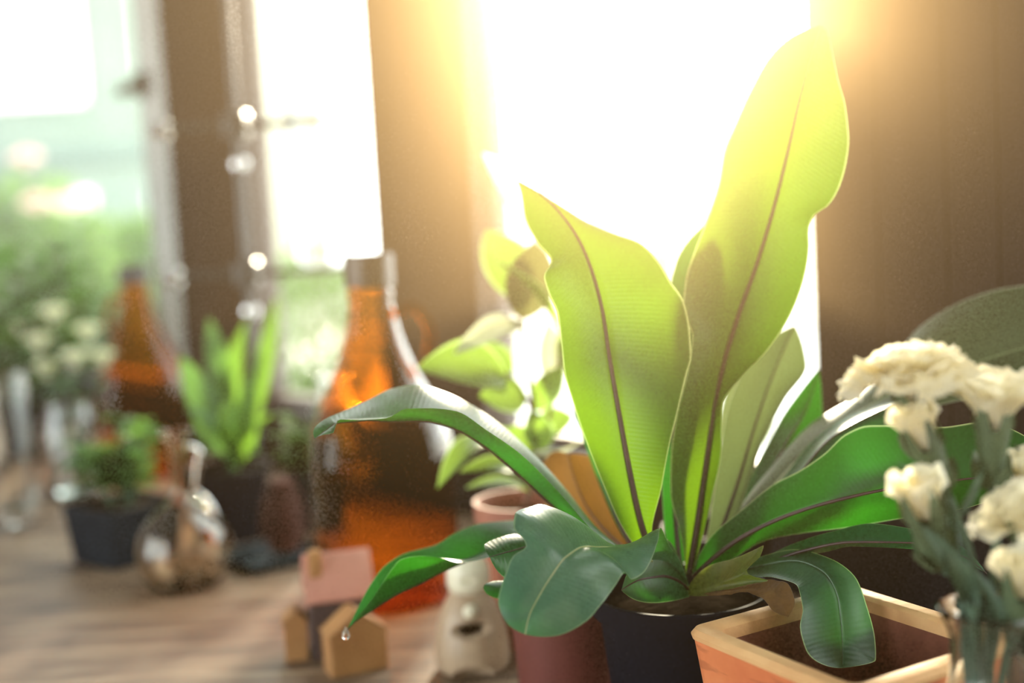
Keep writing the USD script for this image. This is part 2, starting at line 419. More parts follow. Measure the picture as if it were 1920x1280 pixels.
# the broad post at the right is boarded
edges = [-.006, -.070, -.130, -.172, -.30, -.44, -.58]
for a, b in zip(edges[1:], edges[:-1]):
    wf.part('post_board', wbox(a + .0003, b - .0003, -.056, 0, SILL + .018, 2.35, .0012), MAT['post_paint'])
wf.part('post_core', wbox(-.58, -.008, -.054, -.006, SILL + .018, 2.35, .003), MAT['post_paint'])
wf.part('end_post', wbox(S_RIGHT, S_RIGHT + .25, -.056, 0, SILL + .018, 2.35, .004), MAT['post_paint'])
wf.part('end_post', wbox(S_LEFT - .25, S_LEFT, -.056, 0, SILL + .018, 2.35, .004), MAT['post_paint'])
openings = [(1.303, 2.85), (.675, 1.044), (-.006, .467), (-1.55, -.58), (3.05, 3.35)]
for i, (a, b) in enumerate(openings):
    w = Thing(f'window_{i + 1}', W((a + b) / 2, -D_REV, SILL), kind='structure')
    z0, z1, fr = SILL + .018, 2.35, .012
    for s0, s1, q0, q1 in ((a, b, z0, z0 + fr), (a, b, z1 - fr, z1), (a, a + fr * .5, z0, z1), (b - fr * .5, b, z0, z1)):
        w.part('frame_bar', wbox(s0, s1, -D_REV - .03, -D_REV, q0, q1, .002), MAT['frame_paint'])
    w.part('pane', moved(rbox(b - a - fr * 1.2, .004, z1 - z0 - 2 * fr, .001, 4), W((a + b) / 2, -D_REV - .02, (z0 + z1) / 2), WALL_ANGLE), MAT['window_glass'])
    if i == 0:
        # the casement's pale stile and latch beside the left post
        w.part('stile', wbox(a + .006, SW(268, 300), -D_REV - .035, -D_REV - .002, z0, z1, .003), MAT['sash_paint'])
        zl = P(245, 190, 2.3)[2]
        s1, s2 = SW(268, 190), SW(232, 190)
        lt = w.part('latch', join(wbox(s1 - .03, s1, -D_REV - .004, -D_REV + .016, zl - .022, zl + .022, .004), wbox(s1 - .02, s2, -D_REV + .002, -D_REV + .016, zl - .010, zl + .010, .004)), MAT['black_cap'], label='dark window latch')

tb = Thing('table', W(.6, .4, 0), 'long brown wooden table under the windows', 'table')
tb.part('tabletop', wbox(-1.2, 3.2, .02, .80, TABLE - .04, TABLE, .004), MAT['table_wood'])
for s in (-1.1, 3.1):
    for o in (.1, .72):
        tb.part('leg', wbox(s - .035, s + .035, o - .035, o + .035, .001, TABLE - .04, .004), MAT['table_wood'])
tb.part('apron', wbox(-1.06, 3.06, .70, .73, TABLE - .13, TABLE - .04, .003), MAT['table_wood'])

# ------------------------------------------------------------------ leaves
def leaf_grid(mid, left, right, n=56, k=8, bulge=.0, ripple=.0, freq=9.0, seed=0, world=False):
    rng = np.random.default_rng(seed)
    to = (lambda c: np.asarray(c, float)) if world else (lambda c: np.array([P(*q) for q in c]))
    M, L, R_ = (spline(to(c), n) for c in (mid, left, right))
    T = np.gradient(M, axis=0)
    T /= np.linalg.norm(T, axis=1, keepdims=True) + 1e-9
    X = R_ - L
    wd = np.linalg.norm(X, axis=1)
    N = np.cross(T, X)
    N /= np.linalg.norm(N, axis=1, keepdims=True) + 1e-9
    a = np.concatenate([np.linspace(-1, 0, k + 1), np.linspace(0, 1, k + 1)[1:]])
    tt = np.linspace(0, 1, n)
    ln = np.r_[0, np.cumsum(np.linalg.norm(np.diff(M, axis=0), axis=1))]
    ph = rng.uniform(0, 6.28, 4)
    V, UV = np.zeros((n, len(a), 3)), np.zeros((n, len(a), 2))
    for j, x in enumerate(a):
        E_ = L if x < 0 else R_
        b = abs(x)
        off = bulge * 4 * b * (1 - b) * wd
        side = 0 if x < 0 else 1
        off = off + ripple * wd * b ** 2.2 * (np.sin(tt * freq * 2 * np.pi + ph[side]) + .6 * np.sin(tt * freq * 1.73 * 2 * np.pi + ph[2 + side])) * np.sin(np.pi * np.clip(tt * 1.02, 0, 1)) ** .5
        V[:, j] = M + b * (E_ - M) + off[:, None] * N
        UV[:, j, 0] = .5 + .5 * x
        UV[:, j, 1] = (ln + .55 * b * wd * .5) / .0026
    return V.reshape(-1, 3), grid_faces(n, len(a)), UV.reshape(-1, 2), M


def fern_leaf(thing, mid, left, right, m='fern_leaf', rib=.0021, rib_mat='midrib', label=None, rib_to=1.0, **kw):
    v, f, uv, M = leaf_grid(mid, left, right, **kw)
    path = thing.part('leaf', (v, f), MAT[m], smooth=True, uv=uv, label=label)
    if rib:
        k = max(4, int(len(M) * rib_to))
        thing.part('midrib', _tube(M[:k], np.linspace(rib, rib * .22, k), 8), MAT[rib_mat], smooth=True, under=path)
    return path


def ovate(base, tip, width, normal, bend=.1, cup=.15, n=14, k=4, shape=.45, twist=0.0):
    """a simple leaf blade from base to tip (3-D points); normal: the way its upper side looks; bend lifts the middle; cup lifts the margins"""
    base, tip = np.asarray(base, float), np.asarray(tip, float)
    ax = tip - base
    ln = np.linalg.norm(ax)
    ax = ax / ln
    N = np.asarray(normal, float)
    N = N - ax * (N @ ax)
    N /= np.linalg.norm(N) + 1e-9
    S = np.cross(ax, N)
    t = np.linspace(0, 1, n)
    prof = np.sin(np.pi * t ** (math.log(.5) / math.log(shape))) ** .8
    prof[-1] = .0
    prof = np.maximum(prof, .015)
    a = np.linspace(-1, 1, 2 * k + 1)
    c = base + ax * (t * ln)[:, None] + N * (bend * ln * np.sin(np.pi * t))[:, None]
    V = np.zeros((n, len(a), 3))
    UV = np.zeros((n, len(a), 2))
    for j, x in enumerate(a):
        V[:, j] = c + S * (x * prof * width / 2)[:, None] + N * (cup * width * x * x * prof + twist * x * prof * width * t)[:, None]
        UV[:, j, 0] = .5 + .5 * x
        UV[:, j, 1] = (t * ln + abs(x) * width * .3) / .008
    return V.reshape(-1, 3), grid_faces(n, len(a)), UV.reshape(-1, 2)


# ------------------------------------------------------------------ bird's-nest fern in the black pot
PC = P(1275, 1101, .70)
PZ = PC[2]
fern = Thing('potted_fern', (PC[0], PC[1], TABLE), "bird's-nest fern with broad upright green leaves in a round black pot", 'potted plant')
hp = PZ - TABLE
pot_prof = [(0, 0), (.038, 0), (.039, .002), (.0485, hp - .014), (.0485, hp - .013), (.0535, hp - .012), (.0540, hp - .001), (.0532, hp), (.0505, hp), (.0500, hp - .012), (.0460, hp - .016), (.044, hp - .03), (0, hp - .03)]
fern.part('pot', lathe(pot_prof, (PC[0], PC[1], TABLE), 72), MAT['black_plastic'])
rng = np.random.default_rng(4)
sv, sf = lathe([(0, -.006), (.0450, -.006), (.0455, 0), (.036, .003), (.02, .006), (.008, .008), (0, .009)], (PC[0], PC[1], PZ - .0125), 40)
sv = sv + np.c_[np.zeros((len(sv), 2)), .004 * (meshkit.fbm(sv * 90, 3) - .5)]
fern.part('soil', (sv, sf), MAT['soil'])
# tall leaf at the right
fern_leaf(fern,
    [(1292, 1075, .700), (1305, 1000, .704), (1320, 900, .708), (1335, 800, .710), (1355, 690, .712), (1385, 590, .713), (1420, 492, .714), (1452, 385, .714), (1478, 280, .713), (1502, 175, .712), (1520, 110, .710), (1540, 47, .706)],
    [(1286, 1075, .698), (1276, 1000, .700), (1258, 930, .705), (1258, 860, .706), (1270, 770, .704), (1290, 690, .703), (1298, 630, .702), (1281, 580, .702), (1286, 520, .703), (1302, 470, .704), (1330, 400, .704), (1349, 340, .704), (1358, 285, .704), (1378, 235, .704), (1410, 165, .705), (1445, 105, .705), (1490, 66, .706), (1540, 47, .706)],
    [(1298, 1075, .698), (1316, 1010, .698), (1335, 930, .697), (1352, 840, .698), (1353, 760, .698), (1385, 712, .696), (1440, 655, .694), (1482, 590, .693), (1508, 520, .694), (1517, 465, .697), (1517, 425, .700), (1526, 404, .700), (1553, 385, .697), (1572, 355, .696), (1587, 305, .696), (1592, 255, .697), (1586, 200, .698), (1572, 150, .700), (1560, 95, .703), (1550, 55, .705), (1540, 47, .706)],
    n=90, bulge=.03, seed=1, rib=.0023)
# tall leaf leaning left
fern_leaf(fern,
    [(1240, 1070, .690), (1205, 990, .682), (1180, 880, .680), (1160, 770, .680), (1142, 665, .682), (1130, 585, .685), (1112, 515, .690), (1088, 455, .696), (1055, 405, .704), (1015, 365, .712), (970, 340, .720)],
    [(1234, 1070, .690), (1168, 990, .680), (1130, 905, .676), (1100, 830, .674), (1076, 760, .672), (1057, 690, .671), (1052, 640, .671), (1046, 590, .671), (1028, 548, .670), (1020, 520, .672), (1034, 488, .684), (1008, 455, .694), (984, 405, .706), (978, 365, .714), (970, 340, .720)],
    [(1246, 1070, .690), (1222, 1000, .680), (1240, 915, .674), (1254, 840, .671), (1270, 775, .669), (1288, 700, .668), (1297, 665, .668), (1294, 620, .669), (1283, 566, .671), (1258, 528, .675), (1236, 492, .682), (1200, 456, .690), (1150, 438, .696), (1100, 416, .703), (1050, 384, .710), (1005, 355, .716), (970, 340, .720)],
    n=90, bulge=-.035, seed=2, rib=.0022)
# narrow leaf between them, standing behind
fern_leaf(fern,
    [(1276, 1070, .712), (1268, 990, .722), (1264, 900, .730), (1262, 800, .738), (1275, 650, .744), (1300, 500, .750), (1330, 415, .750)],
    [(1272, 1070, .712), (1246, 990, .722), (1241, 900, .728), (1252, 810, .735), (1262, 690, .740), (1256, 560, .742), (1268, 490, .745), (1300, 440, .750), (1330, 415, .750)],
    [(1280, 1070, .712), (1285, 990, .720), (1284, 900, .726), (1300, 800, .732), (1330, 650, .738), (1350, 520, .744), (1345, 450, .748), (1330, 415, .750)],
    n=60, bulge=.02, seed=3, rib=.0018, m='fern_deep')
# dark strip at the left of the pair
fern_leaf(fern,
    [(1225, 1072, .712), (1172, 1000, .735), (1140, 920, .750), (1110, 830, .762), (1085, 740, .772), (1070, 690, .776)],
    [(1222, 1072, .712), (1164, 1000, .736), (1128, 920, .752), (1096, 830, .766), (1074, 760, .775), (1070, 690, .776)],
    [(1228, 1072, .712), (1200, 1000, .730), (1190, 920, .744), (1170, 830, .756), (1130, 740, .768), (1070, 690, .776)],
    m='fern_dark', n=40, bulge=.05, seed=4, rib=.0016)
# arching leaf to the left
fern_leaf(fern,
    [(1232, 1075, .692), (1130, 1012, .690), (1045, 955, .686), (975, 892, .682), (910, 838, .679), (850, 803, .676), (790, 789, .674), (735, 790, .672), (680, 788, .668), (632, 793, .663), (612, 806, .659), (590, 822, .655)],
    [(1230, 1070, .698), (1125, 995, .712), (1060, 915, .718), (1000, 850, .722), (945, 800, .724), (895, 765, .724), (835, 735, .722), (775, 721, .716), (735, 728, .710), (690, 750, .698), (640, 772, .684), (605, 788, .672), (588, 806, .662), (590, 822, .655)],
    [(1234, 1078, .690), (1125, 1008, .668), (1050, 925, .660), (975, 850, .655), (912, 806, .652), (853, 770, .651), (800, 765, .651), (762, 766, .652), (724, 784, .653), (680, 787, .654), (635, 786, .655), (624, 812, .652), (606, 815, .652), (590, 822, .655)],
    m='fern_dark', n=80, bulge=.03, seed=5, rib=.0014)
# glossy leaf curling over the front
fern_leaf(fern,
    [(1285, 1100, .684), (1250, 1075, .672), (1210, 1045, .655), (1165, 1030, .636), (1120, 1026, .617), (1085, 1028, .602), (1060, 1045, .591), (1035, 1078, .583), (1012, 1115, .577), (992, 1155, .573), (985, 1189, .572)],
    [(1280, 1094, .692), (1230, 1050, .690), (1185, 1020, .676), (1150, 1023, .655), (1118, 1024, .640), (1085, 1004, .634), (1058, 968, .634), (1036, 948, .631), (1000, 948, .620), (966, 962, .607), (964, 985, .600), (982, 1012, .594), (986, 1024, .592), (962, 1042, .588), (948, 1075, .583), (940, 1098, .579), (934, 1128, .575), (948, 1165, .572), (985, 1189, .572)],
    [(1292, 1104, .682), (1278, 1060, .668), (1252, 1015, .650), (1238, 990, .636), (1234, 1012, .625), (1222, 1048, .613), (1204, 1076, .604), (1184, 1086, .598), (1170, 1076, .595), (1155, 1096, .590), (1130, 1130, .584), (1095, 1168, .578), (1040, 1192, .574), (985, 1189, .572)],
    m='fern_front', n=90, bulge=.06, seed=6, rib=.0013, rib_mat='pale_midrib', label='dark glossy leaf curling down over the pot rim', ripple=.012, freq=6)
# its base sheath, darker, at the pot's rim
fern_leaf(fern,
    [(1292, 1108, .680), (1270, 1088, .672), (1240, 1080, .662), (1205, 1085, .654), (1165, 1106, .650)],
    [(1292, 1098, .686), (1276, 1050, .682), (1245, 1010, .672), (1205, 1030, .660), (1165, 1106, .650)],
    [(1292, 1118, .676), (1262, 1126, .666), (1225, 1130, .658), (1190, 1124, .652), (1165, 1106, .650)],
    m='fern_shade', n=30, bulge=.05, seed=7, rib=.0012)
# small rounded leaf behind the front leaf, and the lobe below it
fern_leaf(fern,
    [(1180, 1072, .700), (1080, 1040, .690), (1010, 1020, .678), (960, 1032, .664), (918, 1044, .652)],
    [(1178, 1066, .704), (1070, 1015, .700), (1000, 1000, .692), (940, 1006, .676), (908, 1022, .662), (918, 1044, .652)],
    [(1182, 1078, .698), (1080, 1065, .684), (1010, 1078, .668), (975, 1092, .656), (940, 1078, .652), (918, 1044, .652)],
    m='fern_dark', n=34, bulge=.04, seed=8, rib=.001)
fern_leaf(fern,
    [(1010, 1100, .600), (970, 1100, .596), (940, 1105, .592), (906, 1102, .590)],
    [(1010, 1094, .602), (965, 1090, .600), (930, 1088, .598), (910, 1094, .592), (906, 1102, .590)],
    [(1010, 1106, .600), (970, 1116, .594), (938, 1122, .590), (914, 1114, .589), (906, 1102, .590)],
    m='fern_dark', n=20, bulge=.05, seed=9, rib=0)
# low leaf to the left, a drop at its tip
fern_leaf(fern,
    [(1215, 1085, .702), (1080, 1040, .712), (960, 1012, .716), (900, 1042, .712), (850, 1062, .708), (792, 1092, .704), (742, 1116, .700), (700, 1143, .697), (668, 1164, .694), (650, 1182, .692)],
    [(1213, 1078, .708), (1080, 1000, .728), (975, 974, .736), (905, 980, .734), (855, 998, .728), (815, 1022, .722), (762, 1036, .716), (722, 1060, .709), (695, 1095, .703), (668, 1145, .697), (650, 1182, .692)],
    [(1217, 1090, .700), (1080, 1050, .698), (960, 1035, .698), (905, 1048, .690), (868, 1055, .686), (828, 1046, .684), (782, 1042, .684), (752, 1048, .685), (735, 1066, .686), (705, 1112, .688), (672, 1155, .690), (650, 1182, .692)],
    m='fern_dark', n=70, bulge=.03, seed=10, rib=.0012)
# broad leaf to the right, seen from below against the light
fern_leaf(fern,
    [(1300, 1082, .690), (1345, 1040, .684), (1400, 1002, .678), (1480, 965, .668), (1560, 940, .658), (1680, 914, .645), (1790, 900, .634), (1880, 890, .626), (1975, 870, .62)],
    [(1296, 1078, .694), (1330, 1010, .694), (1398, 950, .694), (1450, 908, .690), (1500, 882, .684), (1546, 850, .676), (1588, 812, .668), (1630, 797, .661), (1690, 797, .653), (1760, 800, .645), (1850, 790, .636), (1910, 810, .628), (1975, 870, .62)],
    [(1304, 1086, .690), (1370, 1050, .690), (1430, 1015, .690), (1500, 1000, .684), (1580, 990, .676), (1690, 972, .664), (1800, 955, .650), (1900, 920, .634), (1975, 870, .62)],
    n=80, bulge=-.05, seed=11, rib=.0015, m='fern_deep')
# narrow leaf below it
fern_leaf(fern,
    [(1320, 1095, .684), (1400, 1072, .672), (1500, 1034, .656), (1600, 1016, .642), (1720, 1018, .628), (1800, 1040, .62), (1850, 1075, .615)],
    [(1318, 1090, .688), (1400, 1062, .684), (1480, 1022, .674), (1560, 996, .662), (1640, 981, .650), (1720, 993, .638), (1800, 1022, .626), (1850, 1075, .615)],
    [(1322, 1098, .682), (1400, 1078, .672), (1500, 1044, .662), (1550, 1034, .654), (1600, 1024, .646), (1720, 1030, .630), (1800, 1050, .618), (1850, 1075, .615)],
    n=50, bulge=.03, seed=12, rib=.0013, m='fern_dark')
# leaf that droops into the terracotta planter
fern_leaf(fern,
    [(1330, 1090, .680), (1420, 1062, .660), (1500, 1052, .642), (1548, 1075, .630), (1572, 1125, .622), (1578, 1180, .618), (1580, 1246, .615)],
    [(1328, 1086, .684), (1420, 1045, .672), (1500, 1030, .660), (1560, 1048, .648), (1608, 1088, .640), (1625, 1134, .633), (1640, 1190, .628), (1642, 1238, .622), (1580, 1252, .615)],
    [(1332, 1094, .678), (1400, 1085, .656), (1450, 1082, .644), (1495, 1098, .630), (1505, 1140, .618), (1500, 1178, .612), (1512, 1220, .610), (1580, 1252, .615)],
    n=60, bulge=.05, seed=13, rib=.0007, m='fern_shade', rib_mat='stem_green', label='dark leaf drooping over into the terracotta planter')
# yellow-green leaf with a torn end, and its withered half
rngt = np.random.default_rng(7)
fern_leaf(fern,
    [(1290, 1112, .676), (1330, 1098, .664), (1370, 1085, .652), (1400, 1070, .645)],
    [(1290, 1100, .680), (1330, 1060, .668), (1378, 1046, .658), (1415, 1030, .650), (1432, 1022, .647), (1424, 1045, .645), (1408, 1058, .645), (1400, 1070, .645)],
    [(1290, 1116, .674), (1330, 1116, .662), (1370, 1104, .652), (1410, 1094, .645), (1440, 1088, .640), (1412, 1080, .643), (1404, 1076, .645), (1400, 1070, .645)],
    n=40, bulge=.04, seed=14, rib=0, m='fern_yellowing', label='yellow-green leaf with a torn brown end')
fern_leaf(fern,
    [(1320, 1113, .666), (1370, 1106, .650), (1420, 1104, .638), (1455, 1118, .628), (1478, 1156, .622)],
    [(1320, 1110, .668), (1370, 1098, .656), (1410, 1090, .648), (1445, 1086, .640), (1475, 1092, .630), (1490, 1125, .624), (1478, 1156, .622)],
    [(1320, 1116, .666), (1370, 1114, .648), (1400, 1110, .640), (1430, 1122, .630), (1450, 1145, .624), (1478, 1156, .622)],
    n=40, bulge=.03, seed=15, rib=0, m='fern_withered', ripple=.02, freq=7, label='withered brown leaf end')
# leaves standing behind at the right
fern_leaf(fern,
    [(1318, 1080, .706), (1350, 1000, .722), (1385, 900, .740), (1415, 800, .756), (1450, 700, .770), (1490, 610, .780)],
    [(1314, 1080, .706), (1330, 980, .728), (1345, 880, .748), (1362, 770, .766), (1395, 690, .778), (1450, 630, .784), (1490, 610, .780)],
    [(1322, 1080, .706), (1372, 1000, .716), (1400, 920, .730), (1425, 840, .744), (1470, 750, .758), (1512, 680, .772), (1490, 610, .780)],
    n=44, bulge=.04, seed=16, rib=.0014, m='grey_green_leaf')
fern_leaf(fern,
    [(1326, 1080, .704), (1385, 990, .730), (1430, 910, .752), (1475, 830, .772), (1515, 760, .790), (1535, 690, .80)],
    [(1322, 1080, .706), (1375, 985, .736), (1402, 905, .760), (1440, 830, .782), (1480, 760, .798), (1535, 690, .80)],
    [(1330, 1080, .702), (1400, 985, .724), (1460, 920, .744), (1510, 850, .764), (1542, 780, .784), (1535, 690, .80)],
    n=44, bulge=.04, seed=17, rib=.0013, m='fern_deep')
fern_leaf(fern,
    [(1322, 1080, .708), (1400, 975, .722), (1480, 880, .736), (1570, 800, .748), (1680, 735, .756), (1800, 690, .758), (1960, 640, .75)],
    [(1318, 1078, .710), (1385, 955, .736), (1450, 870, .756), (1520, 795, .772), (1590, 750, .784), (1660, 690, .792), (1730, 608, .796), (1800, 566, .792), (1880, 540, .78), (1960, 530, .765), (2000, 600, .75), (1960, 640, .75)],
    [(1326, 1082, .706), (1410, 985, .712), (1480, 905, .720), (1550, 835, .728), (1640, 790, .734), (1760, 760, .738), (1880, 730, .738), (1960, 690, .742), (1960, 640, .75)],
    n=60, bulge=-.04, seed=18, rib=.0013, m='grey_green_leaf', rib_mat='pale_midrib')
fern_leaf(fern,
    [(1324, 1082, .702), (1420, 985, .706), (1490, 900, .712), (1560, 820, .716), (1650, 770, .716), (1740, 740, .71)],
    [(1320, 1080, .704), (1405, 975, .716), (1465, 900, .726), (1530, 820, .732), (1590, 780, .734), (1640, 762, .73), (1740, 740, .71)],
    [(1328, 1084, .700), (1440, 985, .698), (1520, 905, .700), (1590, 850, .702), (1660, 805, .704), (1740, 740, .71)],
    n=50, bulge=.03, seed=19, rib=.001, m='fern_dark')
# a yellowed leaf at the back
fern_leaf(fern,
    [(1225, 1065, .715), (1150, 1010, .745), (1095, 940, .770), (1065, 850, .785)],
    [(1220, 1068, .716), (1110, 1030, .75), (1030, 960, .775), (1012, 890, .788), (1040, 845, .79), (1065, 850, .785)],
    [(1230, 1060, .714), (1180, 1000, .74), (1150, 930, .762), (1120, 860, .78), (1065, 850, .785)],
    n=30, bulge=.05, seed=20, rib=.0012, m='fern_gold', label='yellowed orange leaf')
tip = P(648, 1183, .692)
drop = Thing('water_drop', tip, 'clear water drop hanging at the tip of the low left fern leaf', 'water drop')
drop.part('drop', lathe(smooth_profile([(0, -.0040), (.0016, -.0036), (.0024, -.0018), (.0020, .0002), (.0009, .0022), (.0002, .0036), (0, .0038)], 24), tip - np.array([0, 0, .0008]), 20), MAT['water'], smooth=True)

# ------------------------------------------------------------------ square terracotta planter
PR = .86
cs = [(.078, .595), (.151, .510), (.252, .568), (.180, .669)]
cen = np.mean(cs, axis=0)
half = .0605
ang = math.atan2(.058, .101)
pl = Thing('square_planter', (cen[0], cen[1], TABLE), 'square orange terracotta planter with a rim painted pale as if lit from above', 'planter')


def rsq(h, r, z, seg=7):
    out = []
    for cx, cy, a0 in ((1, 1, 0), (-1, 1, 90), (-1, -1, 180), (1, -1, 270)):
        for a in np.linspace(a0, a0 + 90, seg):
            out.append((cx * (h - r) + r * math.cos(math.radians(a)), cy * (h - r) + r * math.sin(math.radians(a)), z))
    return np.array(out)


def loft(rings, at, rotz, cap0=True, cap1=False):
    k = len(rings[0])
    v = np.vstack(rings)
    f = grid_faces(len(rings), k, True)
    f = np.vstack([f[:, [0, 1, 2]], f[:, [0, 2, 3]]])
    extra = []
    for on, ring, o in ((cap0, rings[0], 0), (cap1, rings[-1], (len(rings) - 1) * k)):
        if on:
            j = np.arange(k)
            c = len(v)
            v = np.vstack([v, ring.mean(0)])
            tri = np.stack([np.full(k, c), o + (j + 1) % k, o + j], 1)
            f = np.vstack([f, tri if o == 0 else tri[:, ::-1]])
    return moved((v, f), at, rotz)


HP = PR - TABLE
base_at = (cen[0], cen[1], TABLE)
rings = [rsq(.046, .006, 0), rsq(.048, .008, .002), rsq(half - .0012, .009, HP - .006), rsq(half, .009, HP - .004)]
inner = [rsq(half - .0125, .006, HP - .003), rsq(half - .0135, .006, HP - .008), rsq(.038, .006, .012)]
pl.part('body', loft(rings[:3] + [rsq(half - .0006, .009, HP - .0055)], base_at, ang), MAT['terracotta'], smooth=40)
pl.part('inner_wall', loft([inner[1], inner[2]], base_at, ang, cap0=False, cap1=True), MAT['shaded_clay'], smooth=40, label='inside with shade painted in')
pl.part('rim', loft([rsq(half - .0006, .009, HP - .0055), rsq(half, .009, HP - .003), rsq(half - .002, .008, HP - .0003), rsq(half - .004, .008, HP), rsq(half - .0095, .006, HP), rsq(half - .0125, .006, HP - .002), inner[1]], base_at, ang, cap0=False), MAT['terracotta_rim_lit'], smooth=40, label='rim painted pale as if lit from above')
# ------------------------------------------------------------------ rust-red pot behind the black pot
RP = P(1052, 1090, .79)
rp = Thing('rust_pot', (RP[0], RP[1], TABLE), 'rust-red round pot half hidden between the black fern pot and the cream burner', 'pot')
hh = RP[2] - TABLE
rp.part('body', lathe([(0, 0), (.027, 0), (.028, .002), (.0355, hh - .014), (.0385, hh - .013), (.039, hh), (.0365, hh), (.035, hh - .01), (.032, .01), (0, .01)], (RP[0], RP[1], TABLE), 48), MAT['rust_plastic'])
rp.part('soil', lathe([(0, hh - .03), (.0335, hh - .03), (.0340, hh - .022), (.02, hh - .017), (0, hh - .016)], (RP[0], RP[1], TABLE), 32), MAT['soil'])

# ------------------------------------------------------------------ peperomia in a clay pot
PD = .93
PP = P(985, 935, PD)
pp = Thing('potted_peperomia', (PP[0], PP[1], TABLE), 'leafy plant with pale green rounded leaves in a small clay pot', 'potted plant')
hh = PP[2] - TABLE
pp.part('pot', lathe([(0, 0), (.028, 0), (.029, .002), (.036, hh - .018), (.0405, hh - .017), (.0415, hh), (.0385, hh), (.037, hh - .012), (.033, .01), (0, .01)], (PP[0], PP[1], TABLE), 48), MAT['rust_clay'])
pp.part('soil', lathe([(0, hh - .028), (.0355, hh - .028), (.0365, hh - .016), (.02, hh - .011), (0, hh - .01)], (PP[0], PP[1], TABLE), 32), MAT['soil'])
stem_pts = [P(985, 950, PD), P(1003, 860, PD), P(1000, 760, PD), P(984, 660, PD), P(978, 590, PD)]
pp.part('stem', tube(stem_pts, [.0030, .0016], 24), MAT['stem_brown'], smooth=True)
pp.part('stem', tube([P(1000, 780, PD), P(975, 725, PD - .01), P(950, 700, PD - .02)], [.0016, .001], 10), MAT['stem_brown'], smooth=True)
pp.part('stem', tube([P(1003, 850, PD), P(1035, 760, PD + .01), P(1045, 640, PD + .02)], [.0020, .001], 12), MAT['stem_brown'], smooth=True)
toward = -fw
UPV = np.array([0, 0, 1.0])
# base px, tip px, depth at base and tip, width in px, the way the blade looks (right, up, towards us), bend, cup, material
pep = [
    ((985, 570), (912, 432), .95, .97, 105, (.3, .2, .9), .12, .05, 'peperomia'),
    ((978, 600), (1008, 448), .93, .93, 96, (.2, .0, 1), .05, .1, 'peperomia_dark'),
    ((1052, 625), (930, 490), .90, .90, 34, (-.4, 1, .2), .10, .3, 'peperomia'),
    ((950, 588), (884, 618), .93, .93, 26, (0, 1, .4), .05, .1, 'peperomia_pale'),
    ((952, 712), (782, 690), .91, .88, 105, (0, .55, .8), .10, .25, 'peperomia'),
    ((984, 606), (850, 664), .91, .88, 52, (-.2, .5, .8), .08, .2, 'peperomia_pale'),
    ((988, 745), (898, 742), .92, .90, 70, (0, .3, 1), .05, .15, 'peperomia'),
    ((1000, 770), (1056, 686), .93, .93, 56, (0, .2, 1), .05, .1, 'peperomia'),
    ((1022, 842), (994, 768), .92, .91, 58, (0, .2, 1), .05, .1, 'peperomia'),
    ((950, 838), (820, 916), .92, .87, 62, (-.3, .8, .6), .22, .2, 'peperomia'),
    ((990, 900), (860, 886), .92, .87, 52, (0, .8, .6), .12, .2, 'peperomia'),
    ((1000, 925), (872, 916), .93, .89, 40, (0, .9, .4), .10, .2, 'peperomia'),
    ((985, 850), (1092, 826), .92, .87, 40, (.2, .9, .4), -.10, .2, 'peperomia_pale'),
    ((1005, 850), (955, 800), .92, .91, 56, (0, .3, 1), .05, .1, 'peperomia'),
    ((1040, 730), (1028, 602), .95, .95, 60, (.3, 0, 1), .05, .1, 'peperomia_pale'),
    ((1050, 690), (1110, 560), .95, .96, 70, (.3, 0, 1), .05, .1, 'peperomia'),
    ((1003, 800), (1075, 780), .95, .96, 55, (.3, .4, 1), .05, .1, 'peperomia'),
    ((960, 700), (905, 640), .95, .97, 50, (.3, .4, 1), .05, .1, 'peperomia'),
    ((990, 870), (930, 800), .95, .97, 50, (.3, .4, 1), .05, .1, 'peperomia'),
]
leaf_mat('peperomia_dark', (.075, .085, .045), (.10, .10, .06), (.2, .2, .1), (.16, .17, .05), .3, .5, vein_amt=.15, edge_at=.95, scale=30)
for b, tpx, d0, d1, w_, nn, bend, cup, m in pep:
    nv = nn[0] * RT + nn[1] * UPV + nn[2] * toward
    v, f, uv = ovate(P(*b, d0), P(*tpx, d1), w_ * d0 / F, nv, bend, cup, n=18, k=5)
    pp.part('leaf', (v, f), MAT[m], smooth=True, uv=uv)

